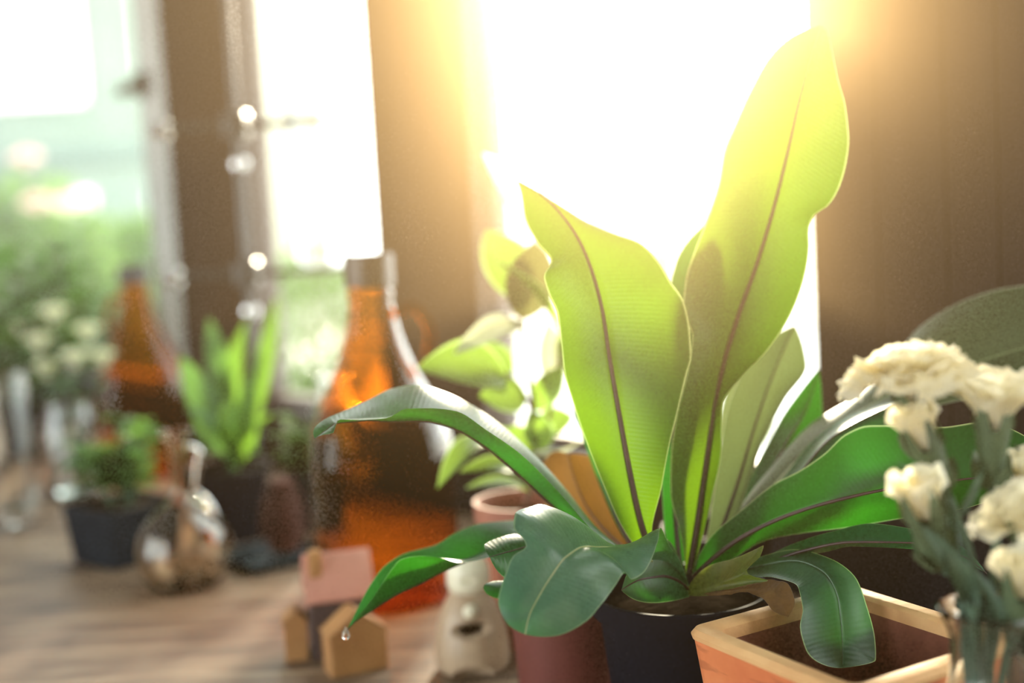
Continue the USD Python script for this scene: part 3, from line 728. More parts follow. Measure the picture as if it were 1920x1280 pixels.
# ------------------------------------------------------------------ pale-leaved plant behind the fern
WD = .93
wp0 = P(1345, 985, WD)
wp = Thing('white_leaved_plant', (wp0[0], wp0[1], TABLE), 'pale white-leaved plant in the bright window behind the fern', 'potted plant')
hh = wp0[2] - TABLE
wp.part('pot', lathe([(0, 0), (.03, 0), (.031, .002), (.040, hh - .015), (.043, hh - .014), (.0435, hh), (.041, hh), (.039, hh - .012), (.034, .01), (0, .01)], (wp0[0], wp0[1], TABLE), 40), MAT['black_plastic'])
wp.part('soil', lathe([(0, hh - .02), (.0385, hh - .02), (.0390, hh - .012), (.02, hh - .009), (0, hh - .008)], (wp0[0], wp0[1], TABLE), 32), MAT['soil'])
for b, tpx, d0, d1, w_, nn, bend, cup, m in [
    ((1255, 540), (1108, 404), .95, .98, 95, (.1, .3, 1), .16, .15, 'white_leaf'),
    ((1310, 560), (1345, 170), .98, 1.0, 90, (.6, 0, .8), .05, .15, 'white_leaf'),
    ((1240, 600), (1300, 335), .98, 1.0, 110, (.2, 0, 1), -.05, .1, 'white_leaf'),
    ((1080, 500), (905, 287), .95, .92, 84, (0, .3, 1), .10, .2, 'white_leaf'),
    ((1370, 880), (1420, 640), .93, .93, 110, (.2, .1, 1), .05, .15, 'grey_green_leaf'),
]:
    nv = nn[0] * RT + nn[1] * UPV + nn[2] * toward
    v, f, uv = ovate(P(*b, d0), P(*tpx, d1), w_ * d0 / F, nv, bend, cup, n=20, k=5)
    wp.part('leaf', (v, f), MAT[m], smooth=True, uv=uv)
    c0 = P(1345, 990, WD)
    mid = (c0 + P(*b, d0)) / 2 + np.array([0, .01, .02])
    wp.part('petiole', tube([c0, mid, P(*b, d0)], [.002, .0012], 14, 6), MAT['pale_midrib'], smooth=True)

# ------------------------------------------------------------------ carnations in a small glass vase
VD = .498
VC = P(1856, 1140, VD)
vase = Thing('bud_vase', (VC[0], VC[1], TABLE), 'small clear glass vase holding the white carnations', 'vase')
hv = VC[2] - TABLE
vp = smooth_profile([(.024, 0), (.0275, .004), (.0285, .03), (.027, .06), (.021, hv - .045), (.0165, hv - .025), (.0165, hv - .012), (.0195, hv - .004), (.0215, hv)], 36)
vase.part('body', shell([(0, 0)] + [tuple(q) for q in vp], .0022, .006, (VC[0], VC[1], TABLE), 56), MAT['clear_glass'], smooth=60)
vase.part('water', lathe([(0, .0065), (.0230, .0066), (.0255, .03), (.0238, .06), (.0205, .075), (0, .075)], (VC[0], VC[1], TABLE), 40), MAT['water'], smooth=40)


def petal(claw, r_out, width, az, phi, rng, n=13, k=13, frill=1.0):
    """a fan-shaped petal in the flower's own frame: axis +z; phi: how far it bends outward (radians)"""
    t = np.linspace(0, 1, n)
    th = phi * t ** .8
    dr = np.sin(th); dz = np.cos(th)
    st = r_out / (n - 1)
    r = claw + np.r_[0, np.cumsum(dr[1:] * st)]
    z = np.r_[0, np.cumsum(dz[1:] * st)]
    w = width * (.18 + .82 * t ** .75)
    u = np.linspace(-1, 1, k)
    p1, p2 = rng.uniform(0, 6.28, 2)
    T_, U_ = np.meshgrid(t, u, indexing='ij')
    rr, zz, ww = r[:, None], z[:, None], w[:, None]
    nr, nz = -np.cos(th)[:, None], np.sin(th)[:, None]
    disp = frill * width * .075 * T_ ** 2.5 * (np.sin(U_ * 5 + p1) + .45 * np.sin(U_ * 10 + p2)) + .18 * width * (U_ ** 2) * (1 - T_)
    tooth = 1 + .028 * T_ ** 8 * np.sin(U_ * 19 + p2) - .20 * T_ ** 4 * U_ ** 2
    rad = (rr - claw) * tooth + claw + nr * disp
    hgt = zz * tooth + nz * disp
    x, y = rad, U_ * ww / 2
    c, s = math.cos(az), math.sin(az)
    return np.stack([x * c - y * s, x * s + y * c, hgt], -1).reshape(-1, 3), grid_faces(n, k)


def frame_from(axis):
    a = np.asarray(axis, float); a = a / np.linalg.norm(a)
    x = np.cross([0, 1.0, 0.2], a); x /= np.linalg.norm(x)
    return np.stack([x, np.cross(a, x), a], 1)


def carnation(label, head, axis, size, opening, stem, cal=1.0, seed=0, leaves=(), npet=34, petal_m='petal_cream', cal_h=.027):
    """head: where the petals leave the calyx"""
    rng = np.random.default_rng(seed)
    stem = [np.asarray(q, float) for q in stem]
    t = Thing('carnation', stem[-1], label, 'flower', 'white carnations in the small vase')
    Rm = frame_from(axis)
    ax = Rm[:, 2]
    put = lambda m: moved(m, head, rot=Rm)
    # calyx: a tube with five teeth
    rc = .0068 * cal
    prof = np.array([(.28, -1.0), (.50, -.95), (.66, -.78), (.82, -.5), (.96, -.2), (1.08, .0)])
    seg = 40
    a = np.arange(seg) * 2 * np.pi / seg
    teeth = .5 + .5 * np.cos(a * 5)
    rows = [np.stack([p * rc * np.cos(a), p * rc * np.sin(a), np.full(seg, q * cal_h * cal)], 1) for p, q in prof]
    for e, o in ((.35, 1.16), (.7, 1.22), (1.0, 1.26)):
        rows.append(np.stack([o * rc * np.cos(a), o * rc * np.sin(a), e * .016 * cal * teeth ** 1.5 + .0006], 1))
    cv, cf = np.vstack(rows), grid_faces(len(rows), seg, True)
    cx = t.part('calyx', put((cv, cf)), MAT['calyx_green'], smooth=50)
    for k in range(4):
        az = k * math.pi / 2 + .4
        b = np.array([rc * .5 * math.cos(az), rc * .5 * math.sin(az), -cal_h * cal * .98])
        e = np.array([rc * 1.45 * math.cos(az), rc * 1.45 * math.sin(az), -cal_h * cal * .45])
        v, f, _ = ovate(b, e, rc * 1.3, (math.cos(az), math.sin(az), .2), -.05, .1, n=8, k=2)
        t.part('bract', put((v, f)), MAT['calyx_green'], smooth=True, under=cx)
    # petals from the outside in
    for k in range(npet):
        q = (k + .5) / npet
        az = k * 2.39996 + rng.uniform(-.2, .2)
        phi = opening * (1.0 - q) ** (1.1 if opening > .5 else .8) * math.radians(118) + math.radians(5) + rng.uniform(-.05, .05)
        ln = size * (1.02 - .22 * q) * rng.uniform(.92, 1.06)
        pm = petal(rc * (.9 - .75 * q), ln, size * (.95 if opening > .5 else .85) * rng.uniform(.85, 1.1), az, phi, rng, frill=.62 if opening > .5 else .22)
        t.part('petal', put(pm), MAT[petal_m], smooth=True)
    path = [head - ax * cal_h * cal * .95] + stem
    t.part('stem', tube(path, [.0019, .0022], 30, 8), MAT['stem_green'], smooth=True)
    for b, e, w in leaves:
        v, f, _ = ovate(b, e, w, toward + .4 * UPV, .12, .3, n=12, k=2, shape=.3)
        t.part('leaf', (v, f), MAT['stem_green'], smooth=True)
    return t


FD = .525
vb = np.array([VC[0], VC[1], TABLE + .012])


def vin(dx, dy, z=None):
    return np.array([VC[0] + dx, VC[1] + dy, z if z is not None else VC[2]])


carnation('largest white carnation, fully open, leftmost in the vase', P(1710, 752, FD), (-.12, .02, 1), .0315, 1.12,
          [P(1745, 880, FD), P(1790, 1000, FD - .01), vin(-.010, .004), vin(.010, -.004, TABLE + .012)], seed=21, npet=48, cal=1.0)
carnation('open white carnation at the right edge, beside the largest one', P(1862, 802, FD - .012), (.02, -.10, 1), .0300, .60,
          [P(1866, 930, FD - .015), P(1868, 1020, FD - .018), vin(.003, .006), vin(-.006, -.008, TABLE + .012)], seed=22, npet=36, cal=1.05)
carnation('half-open white carnation bud below the largest flower', P(1738, 838, FD - .012), (-.42, -.10, 1), .0215, .13,
          [P(1785, 945, FD - .015), P(1822, 1050, FD - .02), vin(-.006, -.004), vin(.006, .004, TABLE + .012)], seed=23, npet=11, cal=1.0, cal_h=.022,
          leaves=[(P(1790, 950, FD - .015), P(1682, 868, FD - .005), .0045), (P(1798, 970, FD - .015), P(1850, 860, FD - .01), .004)])
carnation('white carnation bud hanging lowest at the left, before the planter', P(1735, 968, FD - .02), (-.32, -.25, 1), .0225, .16,
          [P(1790, 1080, FD - .022), P(1832, 1180, FD - .026), vin(-.011, -.010, VC[2] + .004), vin(.002, .010, TABLE + .012)], seed=24, npet=11, cal=1.15, cal_h=.024,
          leaves=[(P(1800, 1100, FD - .024), P(1728, 985, FD - .03), .010), (P(1812, 1130, FD - .024), P(1765, 1010, FD - .03), .011)])
carnation('white carnation cut by the right edge of the photo', P(1935, 1000, FD - .03), (-.5, -.15, 1), .0240, .8,
          [P(1940, 1060, FD - .03), P(1910, 1120, FD - .03), vin(.010, -.004, VC[2] + .002), vin(-.008, .004, TABLE + .012)], seed=25, npet=26, cal=1.1)
carnation('pale green-white carnation bud at the right edge under the open flower', P(1925, 912, FD + .01), (-.25, 0, 1), .0200, .35,
          [P(1925, 1000, FD), P(1900, 1090, FD - .01), vin(.009, .006), vin(-.009, -.002, TABLE + .012)], seed=26, npet=11, cal=1.1)
carnation('white carnation bud low by the right edge, just above the vase rim', P(1915, 1115, FD - .04), (-.15, -.2, 1), .0200, .16,
          [P(1900, 1190, FD - .04), P(1890, 1220, FD - .036), vin(.016, -.020, VC[2] - .028), vin(.014, -.014, VC[2] - .030)][:2] + [vin(.012, -.012, VC[2] + .001), vin(.004, -.010, TABLE + .012)], seed=27, npet=11, cal=1.05,
          leaves=[(P(1880, 1180, FD - .035), P(1820, 1060, FD - .03), .006)])

# ------------------------------------------------------------------ amber jugs
def growler(label, at, handle_dir, cap_m, group=None):
    t = Thing('amber_jug', at, label, 'bottle', group)
    R0, Ht = .0665, .288
    pr = smooth_profile([(.060, 0), (.0655, .005), (R0, .014), (R0, .125), (.064, .150), (.052, .180), (.036, .212), (.0265, .238), (.0215, .260), (.0195, .272), (.0205, .274), (.0205, .280), (.0185, .282), (.0185, .292)], 70)
    t.part('body', lathe([(0, 0)] + [tuple(q) for q in pr] + [(0, .292)], at, 72), MAT['amber_glass'], smooth=60)
    t.part('cap', lathe([(.0190, .284), (.0222, .284), (.0226, .286), (.0226, .311), (.0215, .3135), (0, .3137), (0, .2965), (.0190, .2965)], at, 48), MAT[cap_m], smooth=35)
    d = np.array([math.cos(handle_dir), math.sin(handle_dir), 0])
    q = lambda r, z: np.asarray(at) + d * r + np.array([0, 0, z])
    t.part('handle', tube([q(.0225, .258), q(.036, .264), q(.048, .256), q(.0535, .240), q(.0515, .222), q(.0440, .208)], [.0042, .0052, .0050, .0050, .0055, .0060], 28, 10), MAT['amber_glass'], smooth=True)
    return t


B1 = down(724, 1000, 1.075)
growler('large amber glass jug with black cap and finger loop, before the middle post', B1, math.radians(-10), 'black_cap', None)
B2 = down(265, 700, 1.75)
growler('amber glass jug with dark neck by the left post, behind the herbs', B2, math.radians(160), 'black_cap', None)

# ------------------------------------------------------------------ little houses
def house(label, at, rotz, w, d, wall_h, roof_h, wall_m, roof_m, over=.0, roof_t=.003, chimney=False):
    """gable ends look along +-y of the house; ridge along y"""
    t = Thing('toy_house', at, label, 'ornament', 'little houses on the table')
    body = prism([(-w / 2, 0), (w / 2, 0), (w / 2, wall_h), (0, wall_h + roof_h), (-w / 2, wall_h)], d, .0008)
    v, f = vf(body)
    v = v[:, [0, 2, 1]] * np.array([1, -1, 1])
    t.part('body', moved((v, f), at, rotz), MAT[wall_m], smooth=20)
    sl = math.atan2(roof_h, w / 2)
    L_ = math.hypot(w / 2, roof_h) + over
    for s in (-1, 1):
        b = rbox(L_, d + 2 * over, roof_t, roof_t * .3, 6)
        v, f = vf(b)
        v = v + np.array([L_ / 2, 0, roof_t / 2])
        c, sn = math.cos(sl), math.sin(sl)
        x, z = v[:, 0] * c + v[:, 2] * sn, -v[:, 0] * sn + v[:, 2] * c
        v = np.stack([s * x, v[:, 1], z + wall_h + roof_h], 1)
        if s < 0:
            f = f[:, ::-1]
        t.part('roof_panel', moved((v, f), at, rotz), MAT[roof_m], smooth=20)
    if chimney:
        t.part('chimney', moved(rbox(.010, .010, .022, .0015), np.asarray(at) + np.array([math.cos(rotz) * (-w * .22) - math.sin(rotz) * (d * .36), math.sin(rotz) * (-w * .22) + math.cos(rotz) * d * .36, wall_h + roof_h * .62 + .008]), rotz), MAT['house_tan'], smooth=20)
    return t


A0 = down(640, 1200, .945)
house('little brown house with a pink tiled roof and chimney', A0, math.radians(104), .044, .048, .047, .030, 'house_brown', 'roof_tile', .003, .0035, True)
B0 = on_table(668, 1252)
house('small orange-tan house with a plain gable, before the pink-roofed one', B0, math.radians(24), .044, .026, .030, .016, 'house_tan', 'house_tan', .0008, .0018)
C0 = down(556, 1200, .93)
house('smallest tan house at the left of the pink-roofed one', C0, math.radians(10), .018, .024, .030, .008, 'house_tan', 'house_tan', .0006, .0015)

# ------------------------------------------------------------------ cream ceramic bell with a knob
K0 = on_table(888, 1250)
ck = Thing('ceramic_bell', K0, 'cream ceramic bell-shaped burner with a round knob and dark opening', 'ornament')
kp = smooth_profile([(.022, 0), (.0275, .003), (.0285, .014), (.0265, .030), (.0215, .046), (.0165, .056), (.0140, .060)], 30)
bell = m3.Manifold.revolve(m3.CrossSection([np.array([(0, 0)] + [tuple(q) for q in kp] + [(0, .060)])]), 48)
td = math.atan2(-K0[1], -K0[0])
cav = m3.Manifold.revolve(m3.CrossSection([np.array([(0, .004)] + [(max(r_ - .0035, .001), z_) for r_, z_ in kp if .004 < z_ < .052] + [(0, .052)])]), 40)
hole = m3.Manifold.hull(m3.Manifold.sphere(.0050, 24).translate((.024, .0125, .0385)) + m3.Manifold.sphere(.0062, 24).translate((.027, 0, .0365)) + m3.Manifold.sphere(.0050, 24).translate((.024, -.0125, .0365)))
hole2 = m3.Manifold.sphere(.013, 24).scale((1, 1.3, .7)).translate((.026, 0, .001))
ck.part('body', moved(bell - cav - hole - hole2, K0, td), MAT['cream_ceramic'], smooth=40)
knob = m3.Manifold.revolve(m3.CrossSection([smooth_profile([(0, .058), (.0135, .060), (.0165, .066), (.0165, .074), (.0130, .083), (.0070, .0870), (0, .0875)], 26)]), 40)
knob = knob - m3.Manifold.sphere(.004, 16).scale((1, 2.2, .6)).translate((.0175, 0, .071))
ck.part('knob', moved(knob, K0, td), MAT['cream_glaze'], smooth=40, label='glossy cream knob')
ck.part('nose', moved(m3.Manifold.sphere(.0055, 20).translate((.0195, 0, .049)), K0, td), MAT['cream_glaze'], smooth=True)

# ------------------------------------------------------------------ glass decanter with a round body
G0 = on_table(352, 1098)
gd = Thing('round_decanter', G0, 'small round-bodied glass decanter with a thin neck and side loop', 'bottle')
gp = smooth_profile([(.022, 0), (.032, .003), (.044, .020), (.0465, .036), (.042, .056), (.028, .074), (.0125, .086), (.0085, .096), (.0080, .130), (.0095, .142), (.0160, .150), (.0165, .153)], 60)
gd.part('body', shell([(0, 0)] + [tuple(q) for q in gp], .0022, .006, G0, 56), MAT['smoky_glass'], smooth=60)
q = lambda x, z: G0 + RT * x + np.array([0, 0, z])
gd.part('handle', tube([q(.009, .138), q(.022, .132), q(.018, .112), q(.016, .095), q(.026, .084), q(.032, .072)], .0030, 28, 8), MAT['smoky_glass'], smooth=True)

# ------------------------------------------------------------------ tray with a pine cone
T0 = on_table(515, 1052)
ty = Thing('slate_tray', T0, 'dark blue-green shallow square tray under the pine cone', 'tray')
trings = [rsq(.036, .008, 0), rsq(.041, .009, .003), rsq(.046, .010, .011), rsq(.0455, .010, .012), rsq(.0445, .010, .0115), rsq(.039, .009, .005)]
ty.part('dish', loft(trings, T0, math.radians(35), True, True), MAT['navy_ceramic'], smooth=40)
N0 = T0 + np.array([.010, .012, .0052])
pc = Thing('pine_cone', N0, 'brown pine cone standing on the dark tray', 'pine cone')
hc = .082
pcore = smooth_profile([(0, .002), (.014, .004), (.020, .018), (.018, .040), (.010, .066), (.003, hc - .004), (0, hc - .003)], 20)
pc.part('core', lathe(pcore, N0, 24), MAT['cone_brown'], smooth=True)
rngp = np.random.default_rng(12)
for k in range(110):
    h = .006 + (hc - .016) * k / 110
    a = k * 2.39996
    r_ = np.interp(h, [p[1] for p in pcore[1:-1]], [p[0] for p in pcore[1:-1]])
    d = np.array([math.cos(a), math.sin(a), 0])
    b = N0 + d * r_ * .7 + np.array([0, 0, h])
    e = N0 + d * (r_ * 1.12 + .006) + np.array([0, 0, h + .008])
    v, f, _ = ovate(b, e, .008 + r_ * .35, UPV - .2 * d, .12, .15, n=6, k=2, shape=.62)
    pc.part('scale', join((v, f), (v - np.array([0, 0, .0009]), f[:, ::-1])), MAT['cone_brown'], smooth=True)

# ------------------------------------------------------------------ small plants in dark pots at the left
def herb(thing, centre, n, hmin, hmax, spread, leaf, mat_name, seed, stem_mat='stem_green'):
    rng = np.random.default_rng(seed)
    for i in range(n):
        a, r = rng.uniform(0, 6.28), spread * .35 * math.sqrt(rng.uniform(0, 1))
        b = centre + np.array([r * math.cos(a), r * math.sin(a), 0])
        h = rng.uniform(hmin, hmax)
        tp = b + np.array([math.cos(a) * spread * rng.uniform(.2, .8), math.sin(a) * spread * rng.uniform(.2, .8), h])
        md = (b + tp) / 2 + np.array([0, 0, h * .15])
        st = thing.part('stem', tube([b, md, tp], [.0015, .0008], 8, 5), MAT[stem_mat], smooth=True)
        pts = spline([b, md, tp], 9)
        for j, p in enumerate(pts[3:]):
            for s in (0, math.pi):
                a2 = rng.uniform(0, 6.28) + s
                ln = leaf * rng.uniform(.7, 1.2)
                e = p + np.array([math.cos(a2) * ln, math.sin(a2) * ln, ln * rng.uniform(-.1, .6)])
                v, f, _ = ovate(p, e, ln * .55, UPV + .2 * rng.normal(size=3), .12, .15, n=7, k=2)
                thing.part('leaf', (v, f), MAT[mat_name], smooth=True, under=st)


X0 = down(235, 1000, 1.27)
bx = Thing('planter_box', X0, 'square black planter box with small green herbs', 'potted plant')
bh = .062
bx.part('box', loft([rsq(.040, .004, 0), rsq(.046, .005, bh - .002), rsq(.046, .005, bh), rsq(.041, .004, bh), rsq(.040, .004, bh - .012)], X0, math.radians(52), True, True), MAT['black_clay'], smooth=40)
bx.part('soil', moved(rbox(.078, .078, .008, .002), X0 + np.array([0, 0, bh - .008]), math.radians(52)), MAT['soil'])
herb(bx, X0 + np.array([0, 0, bh - .006]), 16, .04, .095, .050, .026, 'herb_leaf', 31)
Y0 = down(432, 950, 1.33)
bp = Thing('black_herb_pot', Y0, 'round black pot with a broad-leaved green plant beside the clamp stand', 'potted plant')
bp.part('pot', lathe([(0, 0), (.034, 0), (.036, .002), (.044, .070), (.048, .071), (.0485, .082), (.045, .082), (.043, .070), (.038, .062), (0, .062)], Y0, 40), MAT['black_plastic'])
bp.part('soil', lathe([(0, .060), (.039, .060), (.0425, .069), (.02, .072), (0, .073)], Y0, 32), MAT['soil'])
crown = Y0 + np.array([0, 0, .068])
for bpx, tpx, d0, d1, w_, nn, m in [
    ((435, 855), (345, 765), 1.33, 1.28, 52, (-.2, .8, .5), 'herb_leaf'), ((445, 840), (492, 655), 1.33, 1.34, 44, (.3, 0, 1), 'palm_leaf'),
    ((435, 830), (338, 668), 1.34, 1.36, 54, (-.2, .7, .7), 'herb_leaf'), ((440, 800), (392, 596), 1.36, 1.40, 46, (.2, .4, 1), 'herb_leaf'),
    ((450, 820), (462, 600), 1.36, 1.38, 40, (-.3, .2, 1), 'palm_leaf'), ((436, 868), (372, 806), 1.30, 1.25, 46, (0, .9, .5), 'palm_leaf'),
    ((455, 862), (512, 775), 1.31, 1.28, 38, (.3, .8, .5), 'palm_leaf'), ((438, 876), (388, 852), 1.29, 1.24, 38, (0, .9, .5), 'herb_leaf'),
    ((455, 855), (430, 740), 1.30, 1.27, 46, (-.2, .6, .8), 'palm_leaf'), ((450, 876), (486, 848), 1.30, 1.25, 38, (0, .9, .5), 'palm_leaf'),
    ((455, 840), (520, 552), 1.38, 1.42, 36, (.3, 0, 1), 'palm_leaf'), ((450, 830), (418, 660), 1.37, 1.40, 44, (.1, .5, 1), 'herb_leaf'),
    ((440, 860), (360, 720), 1.36, 1.38, 46, (-.3, .6, .8), 'herb_leaf'), ((455, 860), (478, 730), 1.32, 1.30, 34, (.4, .4, .9), 'palm_leaf')]:
    nv = nn[0] * RT + nn[1] * UPV + nn[2] * toward
    b = P(*bpx, d0)
    v, f, _ = ovate(crown * .15 + b * .85, P(*tpx, d1), w_ * d0 / F, nv, .14, .15, n=14, k=4)
    lf = bp.part('leaf', (v, f), MAT[m], smooth=True)
    bp.part('petiole', tube([crown + np.array([0, 0, -.004]), (crown + b) / 2, crown * .15 + b * .85], .0014, 8, 5), MAT['stem_green'], smooth=True, under=lf)
Q0 = down(595, 900, 1.36)
hb2 = Thing('herb_pot', Q0, 'small dark pot of pale green leaves right of the clamp stand', 'potted plant')
hb2.part('pot', lathe([(0, 0), (.026, 0), (.028, .002), (.034, .052), (.037, .053), (.037, .062), (.034, .062), (.032, .052), (0, .050)], Q0, 32), MAT['black_clay'])
herb(hb2, Q0 + np.array([0, 0, .048]), 9, .03, .07, .040, .034, 'garden_leaf_light', 33)

# ------------------------------------------------------------------ glass cylinder and a jar of white roses at far left
L0 = on_table(32, 985)
gl = Thing('tall_glass', L0, 'tall clear drinking glass with a thick base at the far left', 'glass')
gl.part('body', shell([(0, 0), (.024, 0), (.0262, .002), (.0270, .02), (.0290, .190)], .0022, .020, L0, 48), MAT['clear_glass'], smooth=40)
J0 = down(135, 850, 1.62)
jr = Thing('rose_jar', J0, 'clear glass jar of small white roses behind the tall glass', 'vase')
jr.part('body', shell([(0, 0), (.032, 0), (.035, .003), (.036, .02), (.036, .105), (.030, .118), (.030, .130), (.032, .132)], .0022, .006, J0, 44), MAT['clear_glass'], smooth=40)
jr.part('water', lathe([(0, .0062), (.0330, .0064), (.0333, .085), (0, .085)], J0, 36), MAT['water'], smooth=40)


def rose(label, centre, r, root, m, seed, group, axis=(0, 0, 1), name='rose'):
    rng = np.random.default_rng(seed)
    t = Thing(name, root, label, 'flower', group)
    Rm = frame_from(axis)
    for k in range(22):
        q_ = (k + .5) / 22
        pm = petal(r * .30 * (1 - q_), r * (1.55 - .15 * q_), r * (1.35 - .45 * q_), k * 2.39996, math.radians(6) + (1 - q_) * math.radians(54), rng, n=8, k=7, frill=.35)
        t.part('petal', moved(pm, np.asarray(centre) - Rm[:, 2] * r * .75, rot=Rm), MAT[m], smooth=True)
    t.part('calyx', moved(m3.Manifold.sphere(r * .22, 14).scale((1, 1, 1.3)), np.asarray(centre) - Rm[:, 2] * r * .62), MAT['calyx_green'], smooth=True)
    t.part('stem', tube([np.asarray(centre) - Rm[:, 2] * r * .7, (np.asarray(centre) * .35 + np.asarray(root) * .65) + np.array([0, 0, .01]), root], [.0014, .0017], 14, 6), MAT['stem_green'], smooth=True)
    for k in range(2):
        p = np.asarray(centre) * (.75 - .2 * k) + np.asarray(root) * (.25 + .2 * k)
        a = rng.uniform(0, 6.28)
        v, f, _ = ovate(p, p + np.array([math.cos(a) * .03, math.sin(a) * .03, .012]), .016, UPV, .1, .1, n=8, k=2)
        t.part('leaf', (v, f), MAT['herb_leaf'], smooth=True)
    return t


for i, (x, y, where) in enumerate([(100, 588, 'topmost small white rose in the glass jar'), (72, 642, 'small white rose at the left of the jar bunch'), (163, 622, 'small white rose at the upper right of the jar bunch'),
                                   (140, 672, 'small white rose low in the middle of the jar bunch'), (88, 692, 'small white rose low at the left of the jar bunch'), (190, 672, 'small white rose low at the right of the jar bunch')]):
    a = i * 1.05
    rose(where, P(x, y, 1.60 + .01 * (i % 3)), .019, J0 + np.array([.018 * math.cos(a), .018 * math.sin(a), .010]), 'petal_white', 40 + i, 'small white roses in the jar')

U0 = down(55, 760, 1.98)
ub = Thing('potted_bush', U0, 'dark green leafy bush in a black pot by the left window, behind the roses', 'potted plant')
ub.part('pot', lathe([(0, 0), (.055, 0), (.057, .002), (.066, .080), (.070, .081), (.0705, .094), (.066, .094), (.064, .080), (.06, .072), (0, .072)], U0, 40), MAT['black_plastic'])
ub.part('soil', lathe([(0, .070), (.0605, .070), (.0635, .079), (.03, .083), (0, .084)], U0, 32), MAT['soil'])
herb(ub, U0 + np.array([0, 0, .079]), 19, .06, .27, .17, .060, 'garden_leaf', 35)

# ------------------------------------------------------------------ clamp stand of a slow-drip coffee maker
S0 = down(478, 700, 1.50)
cl = Thing('clamp_stand', S0, 'thin metal clamp stand with two arms before the left post', 'stand')
cl.part('base', moved(rbox(.10, .13, .012, .004), S0 + np.array([-.032, -.01, .006])), MAT['dark_steel'])
top = P(440, -120, 1.50)
cl.part('rod', tube([S0 + np.array([0, 0, .010]), np.array([S0[0], S0[1], top[2]])], .0055, 4, 14), MAT['dark_steel'], smooth=40)
CH = []
for y, kind in ((238, 0), (512, 1)):
    z = P(478, y, 1.50)[2]
    c = np.array([S0[0], S0[1], z])
    ar = RT * np.array([1, 1, 0]); ar /= np.linalg.norm(ar)
    cross_ = np.array([-ar[1], ar[0], 0])
    arm = cl.part('clamp', join(tube([c - ar * .085, c + ar * .060], .0050, 4, 12), moved(rbox(.030, .026, .034, .004), c, math.atan2(ar[1], ar[0]))), MAT['dark_steel'], smooth=40)
    cl.part('end_knob', tube([c - ar * .085, c - ar * .105], [.011, .010], 4, 14), MAT['chrome'], smooth=40, under=arm)
    cl.part('screw_shank', tube([c - np.array([0, 0, .014]), c - np.array([0, 0, .045])], [.004, .004], 4, 10), MAT['chrome'], smooth=40, under=arm)
    cl.part('thumbscrew', lathe([(0, -.008), (.010, -.007), (.012, 0), (.010, .007), (0, .008)], c - np.array([0, 0, .048]), 16), MAT['chrome'], smooth=40, under=arm)
    ring = [c + ar * (.098 + .042 * math.cos(a)) + cross_ * .042 * math.sin(a) for a in np.linspace(math.pi, 3 * math.pi, 40)]
    cl.part('ring', _tube(np.array(ring), np.full(40, .0035), 8), MAT['dark_steel'], smooth=True, under=arm)
    CH.append((c, ar))
c0, ar = CH[0]
f0 = c0 + ar * .098 + np.array([0, 0, .0]); c1 = CH[1][0] + ar * .098
dr = Thing('drip_globe', f0 + np.array([0, 0, -.150]), 'clear glass upper vessel with a thin tap tube, held in the clamp stand rings', 'glass vessel')
zz = c1[2] - f0[2]
dr.part('body', shell([(0, zz + .002)] + [tuple(q_) for q_ in smooth_profile([(.012, zz + .002), (.030, zz + .008), (.0375, zz + .020), (.0380, zz + .060), (.0375, -.03), (.0378, .03)], 30)], .0016, .004, f0, 44), MAT['clear_glass'], smooth=50)
dr.part('tap_tube', tube([f0 + np.array([0, 0, -.12]), f0 + np.array([0, 0, .13])], .0030, 4, 10), MAT['clear_glass'], smooth=40)
dr.part('valve', lathe([(0, -.008), (.007, -.007), (.010, 0), (.007, .007), (0, .008)], f0 + np.array([0, 0, .035]), 20), MAT['chrome'], smooth=40)
f1 = np.array([c1[0], c1[1], TABLE])
fk = Thing('receiving_flask', f1, 'clear round glass flask standing below the clamp stand rings', 'glass vessel')
fk.part('body', shell([(0, 0)] + [tuple(q_) for q_ in smooth_profile([(.030, 0), (.044, .006), (.054, .035), (.054, .070), (.040, .105), (.022, .125), (.019, .150), (.022, .156)], 44)], .0020, .005, f1, 48), MAT['clear_glass'], smooth=50)

# ------------------------------------------------------------------ outside
GZ = -.15
gr = Thing('ground', (0, 30, GZ), 'pale paving outside the windows', kind='structure')
gr.part('paving', moved(rbox(160, 120, .2, .01, 4), (0, 40 + 25, GZ - .1)), MAT['paving'])


